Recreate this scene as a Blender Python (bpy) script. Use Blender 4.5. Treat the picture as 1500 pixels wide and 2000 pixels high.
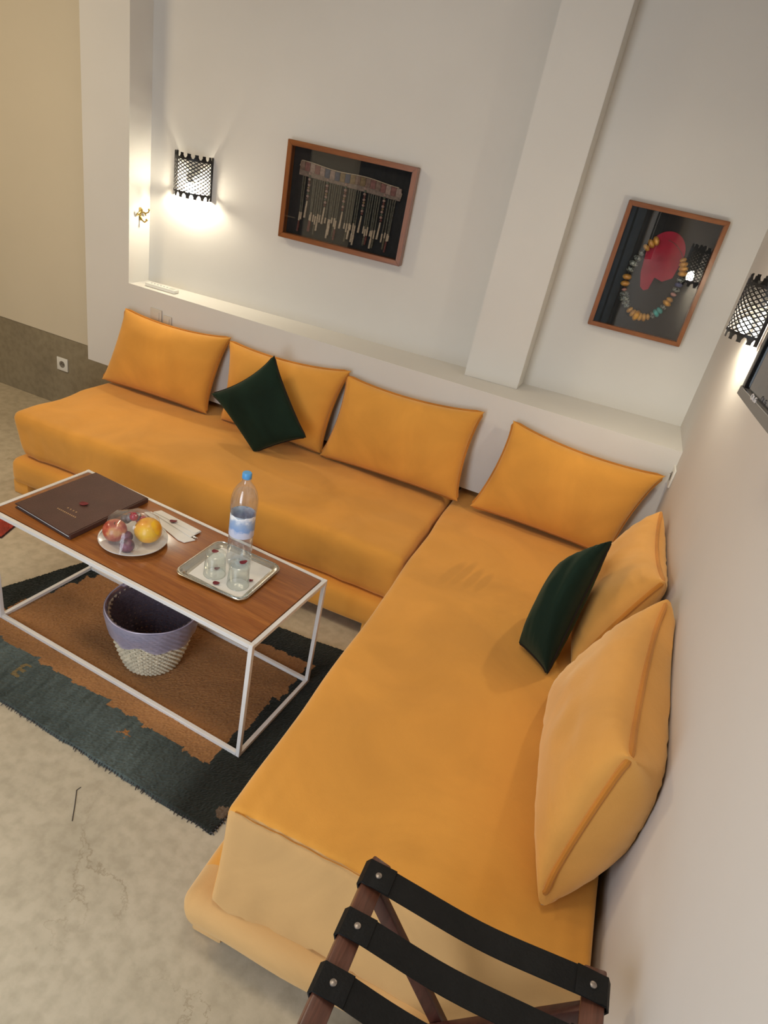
import bpy, bmesh, math, random
from math import sin, cos, pi, sqrt, atan2
from mathutils import Vector, Matrix, noise
random.seed(7)
for o in list(bpy.data.objects): bpy.data.objects.remove(o)
scene = bpy.context.scene
COL = scene.collection

# ------------------------------------------------------------------ camera
cam_d = bpy.data.cameras.new('camera'); cam = bpy.data.objects.new('camera', cam_d); COL.objects.link(cam)
cam_d.sensor_fit = 'HORIZONTAL'; cam_d.sensor_width = 36.0; cam_d.lens = 1280.27 * 36 / 1500
cam_d.clip_start = 0.02
CR = Matrix(((0.9133691734, -0.3328660832, 0.234428931), (0.3598880102, 0.3908766859, -0.8471694261), (0.190361165, 0.8581466, 0.4768092279)))
cam.matrix_world = Matrix.Translation((-0.43424883, -3.00371311, 1.87033589)) @ CR.to_4x4()
scene.camera = cam

# ------------------------------------------------------------------ world, lights, exposure
world = bpy.data.worlds.new('world'); scene.world = world; world.use_nodes = True
wb = world.node_tree.nodes['Background']; wb.inputs[0].default_value = (0.70, 0.82, 1.0, 1); wb.inputs[1].default_value = 1.0
scene.view_settings.view_transform = 'Standard'; scene.view_settings.look = 'None'
scene.view_settings.gamma = 1.0; scene.view_settings.use_curve_mapping = False
scene.view_settings.exposure = 0.17
scene.cycles.transparent_max_bounces = 32
def area(name, loc, target, sx, sy, power, col):
    d = bpy.data.lights.new(name, 'AREA'); d.shape = 'RECTANGLE'; d.size = sx; d.size_y = sy; d.energy = power; d.color = col
    o = bpy.data.objects.new(name, d); COL.objects.link(o); o.location = loc
    o.rotation_euler = (Vector(target) - Vector(loc)).to_track_quat('-Z', 'Y').to_euler()
    return o
# daylight entering by the window in the wall behind the photographer
area('window_daylight', (-1.42, -3.62, 1.15), (-1.3, 0.0, 1.0), 0.95, 2.0, 30, (0.82, 0.91, 1.0))
# warm fill lights added just under the ceiling, unseen, with no lamp bodies
area('ceiling_fill_light', (-3.8, -1.7, 2.96), (-3.8, -1.7, 0), 0.5, 0.5, 34, (1.0, 0.80, 0.52))
area('ceiling_fill_light', (-1.2, -1.9, 2.96), (-1.2, -1.9, 0), 0.7, 0.7, 12, (1.0, 0.88, 0.70))

# ------------------------------------------------------------------ material helpers
def new_mat(name):
    m = bpy.data.materials.new(name); m.use_nodes = True; nt = m.node_tree
    return m, nt, nt.nodes['Principled BSDF']
def setp(b, **k):
    for key, v in k.items():
        b.inputs[key.replace('_', ' ')].default_value = v
def N(nt, typ, **k):
    n = nt.nodes.new(typ)
    for a, v in k.items(): setattr(n, a, v)
    return n
def plain(name, col, rough=0.5, metal=0.0, var=0.0, scale=8.0, bump=0.0, bscale=60.0, coat=0.0, sheen=0.0, sheen_col=None, stretch=None, spec=0.5):
    m, nt, b = new_mat(name)
    b.inputs['Roughness'].default_value = rough; b.inputs['Metallic'].default_value = metal
    b.inputs['Base Color'].default_value = (*col, 1); b.inputs['Coat Weight'].default_value = coat
    b.inputs['Specular IOR Level'].default_value = spec
    if sheen:
        b.inputs['Sheen Weight'].default_value = sheen; b.inputs['Sheen Roughness'].default_value = 0.45
        b.inputs['Sheen Tint'].default_value = (*(sheen_col or col), 1)
    tc = N(nt, 'ShaderNodeTexCoord'); mp = N(nt, 'ShaderNodeMapping'); nt.links.new(tc.outputs['Object'], mp.inputs[0])
    if stretch: mp.inputs['Scale'].default_value = stretch
    if var:
        n = N(nt, 'ShaderNodeTexNoise'); n.inputs['Scale'].default_value = scale; n.inputs['Detail'].default_value = 6
        nt.links.new(mp.outputs[0], n.inputs['Vector'])
        r = N(nt, 'ShaderNodeValToRGB'); nt.links.new(n.outputs['Fac'], r.inputs[0])
        r.color_ramp.elements[0].position = 0.3; r.color_ramp.elements[1].position = 0.7
        r.color_ramp.elements[0].color = (*[c * (1 - var) for c in col], 1); r.color_ramp.elements[1].color = (*[min(1, c * (1 + var)) for c in col], 1)
        nt.links.new(r.outputs[0], b.inputs['Base Color'])
    if bump:
        n2 = N(nt, 'ShaderNodeTexNoise'); n2.inputs['Scale'].default_value = bscale; n2.inputs['Detail'].default_value = 4
        nt.links.new(mp.outputs[0], n2.inputs['Vector'])
        bp = N(nt, 'ShaderNodeBump'); bp.inputs['Strength'].default_value = bump; bp.inputs['Distance'].default_value = 0.004
        nt.links.new(n2.outputs['Fac'], bp.inputs['Height']); nt.links.new(bp.outputs[0], b.inputs['Normal'])
    return m

WALL = plain('white_plaster', (0.66, 0.64, 0.60), 0.85, var=0.03, scale=1.6, bump=0.25, bscale=7)
WALL_SIDE = plain('side_wall_plaster', (0.655, 0.615, 0.57), 0.8, var=0.03, scale=1.3, bump=0.25, bscale=5)
WALL_LEFT = plain('cream_plaster', (0.64, 0.57, 0.44), 0.85, var=0.03, scale=1.4, bump=0.2, bscale=7)
CEIL = plain('ceiling_paint', (0.75, 0.72, 0.68), 0.9)

def concrete(name, base, dark, cracks=True):
    m, nt, b = new_mat(name); b.inputs['Roughness'].default_value = 0.62; b.inputs['Specular IOR Level'].default_value = 0.35
    tc = N(nt, 'ShaderNodeTexCoord')
    n1 = N(nt, 'ShaderNodeTexNoise'); n1.inputs['Scale'].default_value = 2.2; n1.inputs['Detail'].default_value = 8; n1.inputs['Roughness'].default_value = 0.62
    n2 = N(nt, 'ShaderNodeTexNoise'); n2.inputs['Scale'].default_value = 26; n2.inputs['Detail'].default_value = 5
    nt.links.new(tc.outputs['Object'], n1.inputs['Vector']); nt.links.new(tc.outputs['Object'], n2.inputs['Vector'])
    r = N(nt, 'ShaderNodeValToRGB'); nt.links.new(n1.outputs['Fac'], r.inputs[0])
    r.color_ramp.elements[0].position = 0.32; r.color_ramp.elements[0].color = (*dark, 1)
    r.color_ramp.elements[1].position = 0.62; r.color_ramp.elements[1].color = (*base, 1)
    mx = N(nt, 'ShaderNodeMixRGB', blend_type='MULTIPLY'); mx.inputs[0].default_value = 0.35
    nt.links.new(r.outputs[0], mx.inputs[1]); 
    r2 = N(nt, 'ShaderNodeValToRGB'); nt.links.new(n2.outputs['Fac'], r2.inputs[0]); r2.color_ramp.elements[0].position = 0.35; r2.color_ramp.elements[0].color = (0.55, 0.53, 0.48, 1); r2.color_ramp.elements[1].position = 0.6
    nt.links.new(r2.outputs[0], mx.inputs[2])
    out = mx
    if cracks:
        nd = N(nt, 'ShaderNodeTexNoise'); nd.inputs['Scale'].default_value = 4; nd.inputs['Detail'].default_value = 7; nd.inputs['Roughness'].default_value = 0.65
        nt.links.new(tc.outputs['Object'], nd.inputs['Vector'])
        vm = N(nt, 'ShaderNodeVectorMath', operation='MULTIPLY_ADD'); vm.inputs[1].default_value = (0.5, 0.5, 0)
        nt.links.new(nd.outputs['Color'], vm.inputs[0]); nt.links.new(tc.outputs['Object'], vm.inputs[2])
        v = N(nt, 'ShaderNodeTexVoronoi', feature='DISTANCE_TO_EDGE'); v.inputs['Scale'].default_value = 1.9
        nt.links.new(vm.outputs[0], v.inputs['Vector'])
        cr = N(nt, 'ShaderNodeValToRGB'); cr.color_ramp.elements[0].color = (0.74, 0.71, 0.66, 1); cr.color_ramp.elements[0].position = 0.0
        cr.color_ramp.elements[1].position = 0.007; cr.color_ramp.elements[1].color = (1, 1, 1, 1)
        nt.links.new(v.outputs['Distance'], cr.inputs[0])
        # the cracks come and go
        nm = N(nt, 'ShaderNodeTexNoise'); nm.inputs['Scale'].default_value = 2.7; nt.links.new(tc.outputs['Object'], nm.inputs['Vector'])
        rm = N(nt, 'ShaderNodeValToRGB'); rm.color_ramp.elements[0].position = 0.42; rm.color_ramp.elements[1].position = 0.62
        nt.links.new(nm.outputs['Fac'], rm.inputs[0])
        m2 = N(nt, 'ShaderNodeMixRGB', blend_type='MULTIPLY'); nt.links.new(rm.outputs[0], m2.inputs[0])
        nt.links.new(out.outputs[0], m2.inputs[1]); nt.links.new(cr.outputs[0], m2.inputs[2])
        # scattered dark specks
        vs = N(nt, 'ShaderNodeTexVoronoi', feature='F1'); vs.inputs['Scale'].default_value = 7.5; nt.links.new(tc.outputs['Object'], vs.inputs['Vector'])
        rs = N(nt, 'ShaderNodeValToRGB'); rs.color_ramp.elements[0].position = 0.022; rs.color_ramp.elements[0].color = (0.35, 0.3, 0.25, 1); rs.color_ramp.elements[1].position = 0.045
        nt.links.new(vs.outputs['Distance'], rs.inputs[0])
        m3 = N(nt, 'ShaderNodeMixRGB', blend_type='MULTIPLY'); m3.inputs[0].default_value = 0.8
        nt.links.new(m2.outputs[0], m3.inputs[1]); nt.links.new(rs.outputs[0], m3.inputs[2])
        out = m3
    nt.links.new(out.outputs[0], b.inputs['Base Color'])
    bp = N(nt, 'ShaderNodeBump'); bp.inputs['Strength'].default_value = 0.25; bp.inputs['Distance'].default_value = 0.004
    nt.links.new(n2.outputs['Fac'], bp.inputs['Height']); nt.links.new(bp.outputs[0], b.inputs['Normal'])
    return m
FLOOR = concrete('polished_concrete', (0.53, 0.455, 0.335), (0.42, 0.36, 0.26))
PLINTH = concrete('grey_cement', (0.29, 0.245, 0.165), (0.21, 0.175, 0.12), cracks=False)

def velvet(name, col, sheen_col, sheen=0.8, hand=False, scale=3.0, var=0.16, pale=None, nap=0.14):
    m, nt, b = new_mat(name)
    b.inputs['Roughness'].default_value = 0.85; b.inputs['Specular IOR Level'].default_value = 0.15
    b.inputs['Sheen Weight'].default_value = sheen; b.inputs['Sheen Roughness'].default_value = 0.5; b.inputs['Sheen Tint'].default_value = (*sheen_col, 1)
    tc = N(nt, 'ShaderNodeTexCoord')
    n = N(nt, 'ShaderNodeTexNoise'); n.inputs['Scale'].default_value = scale; n.inputs['Detail'].default_value = 5; n.inputs['Distortion'].default_value = 0.7
    nt.links.new(tc.outputs['Object'], n.inputs['Vector'])
    r = N(nt, 'ShaderNodeValToRGB'); nt.links.new(n.outputs['Fac'], r.inputs[0])
    r.color_ramp.elements[0].position = 0.36; r.color_ramp.elements[0].color = (*[c * (1 - var) for c in col], 1)
    r.color_ramp.elements[1].position = 0.62; r.color_ramp.elements[1].color = (*[c * (1 + var) for c in col], 1)
    out = r.outputs[0]
    if hand:
        # the brushed nap where a hand pressed the velvet: four finger strokes and smears (object coordinates)
        total = None
        for cx, cy, rx, ry, rz in hand:
            mp = N(nt, 'ShaderNodeMapping', vector_type='TEXTURE'); mp.inputs['Location'].default_value = (cx, cy, 0); mp.inputs['Rotation'].default_value = (0, 0, rz); mp.inputs['Scale'].default_value = (rx, ry, 10)
            nt.links.new(tc.outputs['Object'], mp.inputs[0])
            g = N(nt, 'ShaderNodeTexGradient', gradient_type='SPHERICAL'); nt.links.new(mp.outputs[0], g.inputs[0])
            if total is None: total = g.outputs['Fac']
            else:
                a = N(nt, 'ShaderNodeMath', operation='MAXIMUM'); nt.links.new(total, a.inputs[0]); nt.links.new(g.outputs['Fac'], a.inputs[1]); total = a.outputs[0]
        rr = N(nt, 'ShaderNodeValToRGB'); rr.color_ramp.elements[0].position = 0.05; rr.color_ramp.elements[1].position = 0.45
        rr.color_ramp.elements[1].color = (0.78, 0.78, 0.78, 1); rr.color_ramp.elements[0].color = (0, 0, 0, 1)
        nt.links.new(total, rr.inputs[0])
        mx = N(nt, 'ShaderNodeMixRGB'); nt.links.new(rr.outputs[0], mx.inputs[0]); nt.links.new(out, mx.inputs[1])
        mx.inputs[2].default_value = (*[c * (1 - 1.9 * var) for c in col], 1); out = mx.outputs[0]
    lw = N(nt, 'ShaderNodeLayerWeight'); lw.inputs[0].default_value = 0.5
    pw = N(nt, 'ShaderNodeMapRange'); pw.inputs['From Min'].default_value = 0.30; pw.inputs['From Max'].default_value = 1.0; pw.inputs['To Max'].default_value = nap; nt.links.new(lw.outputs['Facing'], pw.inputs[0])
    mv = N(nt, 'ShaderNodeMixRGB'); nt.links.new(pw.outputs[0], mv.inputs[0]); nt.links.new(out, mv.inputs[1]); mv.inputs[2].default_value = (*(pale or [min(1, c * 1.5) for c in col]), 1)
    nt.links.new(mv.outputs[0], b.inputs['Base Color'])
    n2 = N(nt, 'ShaderNodeTexNoise'); n2.inputs['Scale'].default_value = 320; n2.inputs['Detail'].default_value = 2
    nt.links.new(tc.outputs['Object'], n2.inputs['Vector'])
    n3 = N(nt, 'ShaderNodeTexNoise'); n3.inputs['Scale'].default_value = 14; n3.inputs['Detail'].default_value = 4; nt.links.new(tc.outputs['Object'], n3.inputs['Vector'])
    bp = N(nt, 'ShaderNodeBump'); bp.inputs['Strength'].default_value = 0.25; bp.inputs['Distance'].default_value = 0.0015
    nt.links.new(n2.outputs['Fac'], bp.inputs['Height'])
    bp2 = N(nt, 'ShaderNodeBump'); bp2.inputs['Strength'].default_value = 0.22; bp2.inputs['Distance'].default_value = 0.006
    nt.links.new(n3.outputs['Fac'], bp2.inputs['Height']); nt.links.new(bp.outputs[0], bp2.inputs['Normal']); nt.links.new(bp2.outputs[0], b.inputs['Normal'])
    return m
OR = (0.68, 0.308, 0.052); ORS = (1.0, 0.82, 0.50)
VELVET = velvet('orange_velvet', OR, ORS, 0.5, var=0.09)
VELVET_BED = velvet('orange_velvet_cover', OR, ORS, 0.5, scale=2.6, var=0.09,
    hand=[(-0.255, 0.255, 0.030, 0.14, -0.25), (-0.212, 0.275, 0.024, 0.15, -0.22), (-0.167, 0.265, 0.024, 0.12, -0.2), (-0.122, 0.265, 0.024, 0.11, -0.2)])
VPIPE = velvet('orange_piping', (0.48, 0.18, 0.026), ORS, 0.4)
VELVET_LIT_FRONT = velvet('daylit_front_orange_velvet', (0.60, 0.345, 0.135), ORS, 0.5, var=0.10)  # daylight from behind the camera painted into the colour, for front faces and feet
VELVET_LIT_CUSHION = velvet('daylit_cushion_orange_velvet', (0.68, 0.325, 0.075), ORS, 0.5, var=0.08)  # paler copy for two right-wall cushions, daylight put into the colour
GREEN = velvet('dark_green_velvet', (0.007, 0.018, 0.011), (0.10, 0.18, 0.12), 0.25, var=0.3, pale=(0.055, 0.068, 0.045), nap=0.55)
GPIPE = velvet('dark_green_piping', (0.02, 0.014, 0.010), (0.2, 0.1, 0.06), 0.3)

def wood(name, c1, c2, rough=0.35, axis=(2.0, 26, 26), coat=0.3, fine=0.35):
    m, nt, b = new_mat(name); b.inputs['Roughness'].default_value = rough; b.inputs['Coat Weight'].default_value = coat; b.inputs['Coat Roughness'].default_value = 0.18
    tc = N(nt, 'ShaderNodeTexCoord'); mp = N(nt, 'ShaderNodeMapping'); mp.inputs['Scale'].default_value = axis
    nt.links.new(tc.outputs['Object'], mp.inputs[0])
    n = N(nt, 'ShaderNodeTexNoise'); n.inputs['Scale'].default_value = 1.0; n.inputs['Detail'].default_value = 8; n.inputs['Distortion'].default_value = 0.9
    nt.links.new(mp.outputs[0], n.inputs['Vector'])
    r = N(nt, 'ShaderNodeValToRGB'); nt.links.new(n.outputs['Fac'], r.inputs[0])
    r.color_ramp.elements[0].position = 0.3; r.color_ramp.elements[0].color = (*c1, 1); r.color_ramp.elements[1].position = 0.7; r.color_ramp.elements[1].color = (*c2, 1)
    mp2 = N(nt, 'ShaderNodeMapping'); mp2.inputs['Scale'].default_value = tuple(a * 7 for a in axis); nt.links.new(tc.outputs['Object'], mp2.inputs[0])
    n2 = N(nt, 'ShaderNodeTexNoise'); n2.inputs['Scale'].default_value = 1.0; n2.inputs['Detail'].default_value = 4; nt.links.new(mp2.outputs[0], n2.inputs['Vector'])
    r2 = N(nt, 'ShaderNodeValToRGB'); r2.color_ramp.elements[0].position = 0.4; r2.color_ramp.elements[0].color = (0.5, 0.45, 0.4, 1); r2.color_ramp.elements[1].position = 0.6; nt.links.new(n2.outputs['Fac'], r2.inputs[0])
    mx = N(nt, 'ShaderNodeMixRGB', blend_type='MULTIPLY'); mx.inputs[0].default_value = fine
    nt.links.new(r.outputs[0], mx.inputs[1]); nt.links.new(r2.outputs[0], mx.inputs[2]); nt.links.new(mx.outputs[0], b.inputs['Base Color'])
    return m
WOOD_TOP = wood('varnished_tabletop_wood', (0.24, 0.068, 0.010), (0.39, 0.135, 0.024), 0.3, (2.2, 24, 24), 0.5)
WOOD_FRAME_H = wood('orange_frame_wood_horizontal', (0.20, 0.060, 0.011), (0.30, 0.098, 0.018), 0.35, (3, 40, 40), 0.3)
WOOD_FRAME_V = wood('orange_frame_wood_vertical', (0.20, 0.060, 0.011), (0.30, 0.098, 0.018), 0.35, (40, 40, 3), 0.3)
WOOD_RACK = wood('reddish_rack_wood', (0.085, 0.028, 0.016), (0.17, 0.065, 0.038), 0.42, (40, 3, 40), 0.15, 0.5)
WOOD_LEG = wood('dark_red_leg_wood', (0.055, 0.014, 0.009), (0.10, 0.028, 0.018), 0.42, (30, 30, 4), 0.15, 0.4)
WHITE_METAL = plain('white_painted_metal', (0.72, 0.69, 0.66), 0.38, var=0.04, scale=10)
BLACK_LEATHER = plain('black_leather', (0.006, 0.006, 0.006), 0.6, var=0.2, scale=30, bump=0.3, bscale=250, spec=0.22)
RIVET = plain('aged_rivet_metal', (0.32, 0.28, 0.25), 0.4, 0.9, var=0.3, scale=60)
BROWN_LEATHER = plain('brown_leather', (0.075, 0.030, 0.022), 0.42, var=0.15, scale=12, bump=0.5, bscale=300, spec=0.5)
PAPER = plain('white_paper', (0.75, 0.73, 0.69), 0.8, var=0.03, scale=20)
CERAMIC = plain('white_ceramic', (0.70, 0.69, 0.66), 0.15, var=0.02, scale=10, coat=0.3)
SILVER = plain('silver_tray_metal', (0.66, 0.64, 0.57), 0.24, 1.0, var=0.08, scale=18, bump=0.15, bscale=60)
CUTLERY = plain('steel_cutlery', (0.6, 0.6, 0.6), 0.25, 1.0)
PETAL = plain('red_petal', (0.16, 0.004, 0.012), 0.5, var=0.25, scale=60, sheen=0.2)
GOLD = plain('gold_foil_print', (0.62, 0.42, 0.22), 0.35, 0.5)
BLACK_IRON = plain('black_iron', (0.012, 0.011, 0.011), 0.5, 0.2, var=0.2, scale=40)
BRASS = plain('brass', (0.42, 0.31, 0.10), 0.3, 1.0, var=0.15, scale=60)
PLASTIC_W = plain('white_plastic', (0.74, 0.73, 0.68), 0.35, var=0.01)
PLASTIC_WALL = plain('cream_switch_plastic', (0.60, 0.54, 0.46), 0.4, var=0.01)
GREY_PRINT = plain('grey_print', (0.25, 0.27, 0.27), 0.6)
DARK = plain('socket_dark', (0.02, 0.018, 0.015), 0.6)

def glass(name, tint=(1, 1, 1), amount=0.06, rough=0.02, haze=None, haze_amt=0.0, ior=1.45):
    m = bpy.data.materials.new(name); m.use_nodes = True; nt = m.node_tree; nt.nodes.clear()
    out = N(nt, 'ShaderNodeOutputMaterial'); tr = N(nt, 'ShaderNodeBsdfTransparent'); tr.inputs[0].default_value = (*tint, 1)
    gl = N(nt, 'ShaderNodeBsdfGlossy'); gl.inputs['Roughness'].default_value = rough
    lw = N(nt, 'ShaderNodeLayerWeight'); lw.inputs[0].default_value = 0.5
    p5 = N(nt, 'ShaderNodeMath', operation='POWER'); p5.inputs[1].default_value = 4.0; nt.links.new(lw.outputs['Facing'], p5.inputs[0])
    fr = N(nt, 'ShaderNodeMath', operation='MULTIPLY_ADD'); fr.inputs[1].default_value = 0.85; fr.inputs[2].default_value = ((ior - 1) / (ior + 1)) ** 2; nt.links.new(p5.outputs[0], fr.inputs[0])
    mxm = N(nt, 'ShaderNodeMath', operation='ADD'); mxm.inputs[1].default_value = amount; mxm.use_clamp = True
    nt.links.new(fr.outputs[0], mxm.inputs[0])
    mx = N(nt, 'ShaderNodeMixShader'); nt.links.new(mxm.outputs[0], mx.inputs[0]); nt.links.new(tr.outputs[0], mx.inputs[1]); nt.links.new(gl.outputs[0], mx.inputs[2])
    last = mx.outputs[0]
    if haze:
        df = N(nt, 'ShaderNodeBsdfDiffuse'); df.inputs[0].default_value = (*haze, 1)
        m2 = N(nt, 'ShaderNodeMixShader'); m2.inputs[0].default_value = haze_amt
        nt.links.new(last, m2.inputs[1]); nt.links.new(df.outputs[0], m2.inputs[2]); last = m2.outputs[0]
    nt.links.new(last, out.inputs[0]); return m
PANE = glass('picture_glass', (0.96, 0.97, 0.97), 0.025, 0.01)
BOTTLE = glass('clear_bottle_plastic', (0.96, 0.98, 1.0), 0.06, 0.05, (0.75, 0.85, 0.95), 0.05)
WATER = glass('water', (0.97, 0.985, 1.0), 0.02, 0.02)
TUMBLER = glass('tumbler_glass', (0.955, 0.975, 0.965), 0.05, 0.03, (0.8, 0.85, 0.82), 0.04)
CLING = glass('cling_film', (0.99, 0.985, 0.985), 0.02, 0.10, (0.85, 0.8, 0.8), 0.05)
LINER = glass('lilac_bag_plastic', (0.62, 0.58, 0.72), 0.06, 0.25, (0.15, 0.12, 0.16), 0.5)
LINER_OUT = glass('lilac_bag_cuff_plastic', (0.62, 0.58, 0.78), 0.08, 0.22, (0.62, 0.62, 0.80), 0.28)
LABEL = None
m, nt, b = new_mat('blue_bottle_label'); b.inputs['Roughness'].default_value = 0.4
tc = N(nt, 'ShaderNodeTexCoord'); sx = N(nt, 'ShaderNodeSeparateXYZ'); nt.links.new(tc.outputs['Object'], sx.inputs[0])
nn = N(nt, 'ShaderNodeTexNoise'); nn.inputs['Scale'].default_value = 55; nt.links.new(tc.outputs['Object'], nn.inputs['Vector'])
ad = N(nt, 'ShaderNodeMath', operation='MULTIPLY_ADD'); ad.inputs[1].default_value = 0.05; nt.links.new(nn.outputs['Fac'], ad.inputs[0]); nt.links.new(sx.outputs['Z'], ad.inputs[2])
mr = N(nt, 'ShaderNodeMapRange'); mr.inputs['From Min'].default_value = 0.13; mr.inputs['From Max'].default_value = 0.23; nt.links.new(ad.outputs[0], mr.inputs[0])
r = N(nt, 'ShaderNodeValToRGB'); nt.links.new(mr.outputs[0], r.inputs[0])
for p, c in ((0.0, (0.60, 0.62, 0.76, 1)), (0.35, (0.62, 0.65, 0.80, 1)), (0.5, (0.23, 0.38, 0.68, 1)), (0.75, (0.36, 0.47, 0.66, 1)), (1.0, (0.45, 0.53, 0.62, 1))):
    e = r.color_ramp.elements.new(p); e.color = c
nt.links.new(r.outputs[0], b.inputs['Base Color']); LABEL = m
CAP = plain('sky_blue_cap_plastic', (0.10, 0.36, 0.72), 0.35)

def emis(name, col, strength):
    m = bpy.data.materials.new(name); m.use_nodes = True; nt = m.node_tree; nt.nodes.clear()
    out = N(nt, 'ShaderNodeOutputMaterial'); e = N(nt, 'ShaderNodeEmission'); e.inputs[0].default_value = (*col, 1); e.inputs[1].default_value = strength
    nt.links.new(e.outputs[0], out.inputs[0]); return m
BULB = emis('lit_bulb', (1.0, 0.90, 0.70), 480)

# ------------------------------------------------------------------ object helpers
def thing(name, label, cat, loc=(0, 0, 0), rotz=0.0, group=None):
    o = bpy.data.objects.new(name, None); COL.objects.link(o); o.empty_display_size = 0.05
    o.location = loc; o.rotation_euler = (0, 0, rotz); o['label'] = label; o['category'] = cat
    if group: o['group'] = group
    return o
def tag(o, label, cat, group=None):
    o['label'] = label; o['category'] = cat
    if group: o['group'] = group
    return o
def root_of(p):
    while p.parent: p = p.parent
    return p
def obj(name, bm, mat, parent=None, world=False, smooth=True, label=None, loc=None, kind=None):
    """one mesh object; shapes are authored in the thing's own frame, or in the room's frame with world=True"""
    if world and parent is not None:
        r = root_of(parent); M = Matrix.Translation(r.location) @ Matrix.Rotation(r.rotation_euler[2], 4, 'Z')
        bm.transform(M.inverted())
    if loc is not None: bm.transform(Matrix.Translation(-Vector(loc)))
    bmesh.ops.recalc_face_normals(bm, faces=bm.faces)
    me = bpy.data.meshes.new(name); bm.to_mesh(me); bm.free()
    for p in me.polygons: p.use_smooth = smooth
    if smooth:
        try: me.set_sharp_from_angle(angle=math.radians(38))
        except Exception: pass
    me.materials.append(mat)
    o = bpy.data.objects.new(name, me); COL.objects.link(o)
    if parent is not None: o.parent = parent
    if loc is not None: o.location = loc
    if label: o['label'] = label
    if kind: o['kind'] = kind
    return o
def struct(name, bm, mat, parent=None, **k):
    o = obj(name, bm, mat, parent, **k)
    if parent is None: o['kind'] = 'structure'
    return o
def box(x0, x1, y0, y1, z0, z1, bev=0.0, seg=2, bm=None):
    tgt = bm; b_ = bmesh.new()
    bmesh.ops.create_cube(b_, size=1.0)
    for v in b_.verts: v.co = Vector((x0 + (v.co.x + .5) * (x1 - x0), y0 + (v.co.y + .5) * (y1 - y0), z0 + (v.co.z + .5) * (z1 - z0)))
    if bev: bmesh.ops.bevel(b_, geom=list(b_.edges), offset=bev, segments=seg, affect='EDGES', profile=0.5)
    return join(tgt, b_)
def join(a, b_):
    if a is None: return b_
    me = bpy.data.meshes.new('tmp'); b_.to_mesh(me); b_.free(); a.from_mesh(me); bpy.data.meshes.remove(me); return a
def xf(bm, M): bm.transform(M); return bm
def prism(poly, z0, z1, bm=None, bev=0.0):
    b_ = bmesh.new()
    lo = [b_.verts.new((x, y, z0)) for x, y in poly]; hi = [b_.verts.new((x, y, z1)) for x, y in poly]
    b_.faces.new(lo[::-1]); b_.faces.new(hi); n = len(poly)
    for i in range(n): b_.faces.new((lo[i], lo[(i + 1) % n], hi[(i + 1) % n], hi[i]))
    if bev: bmesh.ops.bevel(b_, geom=list(b_.edges), offset=bev, segments=2, affect='EDGES')
    return join(bm, b_)
def tube(pts, r, n=8, closed=False, bm=None, caps=True):
    b_ = bmesh.new(); pts = [Vector(p) for p in pts]; L = len(pts); rings = []
    up = None
    for i, p in enumerate(pts):
        a = pts[(i - 1) % L] if (closed or i > 0) else p; c = pts[(i + 1) % L] if (closed or i < L - 1) else p
        t = (c - a).normalized()
        if up is None: up = Vector((0, 0, 1)) if abs(t.z) < 0.9 else Vector((1, 0, 0))
        s = t.cross(up).normalized(); up = s.cross(t).normalized()
        rr = r[i] if isinstance(r, (list, tuple)) else r
        rings.append([b_.verts.new(p + s * cos(2 * pi * k / n) * rr + up * sin(2 * pi * k / n) * rr) for k in range(n)])
    for i in range(L if closed else L - 1):
        A, B = rings[i], rings[(i + 1) % L]
        for k in range(n): b_.faces.new((A[k], A[(k + 1) % n], B[(k + 1) % n], B[k]))
    if caps and not closed: b_.faces.new(rings[0][::-1]); b_.faces.new(rings[-1])
    return join(bm, b_)
def lathe(prof, n=32, c=(0, 0, 0), bm=None, mod=None):
    b_ = bmesh.new(); rings = []
    for j, (r_, z) in enumerate(prof):
        if r_ < 1e-6: rings.append([b_.verts.new((c[0], c[1], c[2] + z))]); continue
        ring = []
        for k in range(n):
            a = 2 * pi * k / n; rr, zz = (r_, z) if mod is None else mod(r_, z, a, j)
            ring.append(b_.verts.new((c[0] + rr * cos(a), c[1] + rr * sin(a), c[2] + zz)))
        rings.append(ring)
    for A, B in zip(rings[:-1], rings[1:]):
        for k in range(n):
            k2 = (k + 1) % n
            if len(A) == 1 and len(B) == 1: continue
            if len(A) == 1: b_.faces.new((A[0], B[k2], B[k]))
            elif len(B) == 1: b_.faces.new((A[k], A[k2], B[0]))
            else: b_.faces.new((A[k], A[k2], B[k2], B[k]))
    return join(bm, b_)
def ball(c, r, sub=2, scale=(1, 1, 1), bm=None):
    b_ = bmesh.new(); bmesh.ops.create_icosphere(b_, subdivisions=sub, radius=1.0)
    for v in b_.verts: v.co = Vector((c[0] + v.co.x * r * scale[0], c[1] + v.co.y * r * scale[1], c[2] + v.co.z * r * scale[2]))
    return join(bm, b_)
def rot_about(bm, c, ang, axis='Z'):
    c = Vector(c); bm.transform(Matrix.Translation(c) @ Matrix.Rotation(ang, 4, axis) @ Matrix.Translation(-c)); return bm

# ------------------------------------------------------------------ measurements of the room
XN, DN, DNR = -2.9497, 0.1625, 0.4008           # niche left edge, its depth there and at the right wall
ZL, ZP, YP = 0.9756, 0.4682, 0.1861             # ledge height, underside of the white wall, plane of the plinth
HT = 3.0
def back(x): return DN + (DNR - DN) * (x - XN) / (-XN)
BA = atan2(DNR - DN, -XN)                       # the niche's back wall runs slightly askew

struct('floor', box(-6.6, 0.2, -3.85, 0.6, -0.10, 0.0), FLOOR, smooth=False)
struct('ceiling', box(-6.6, 0.2, -3.85, 0.6, HT, HT + 0.1), CEIL, smooth=False)
struct('wall_right', box(0.0, 0.12, -3.85, 0.7, 0.0, HT), WALL_SIDE, smooth=False)
struct('wall_left', box(-6.6, -6.5, -3.85, 0.6, 0.0, HT), WALL_LEFT, smooth=False)
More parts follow.
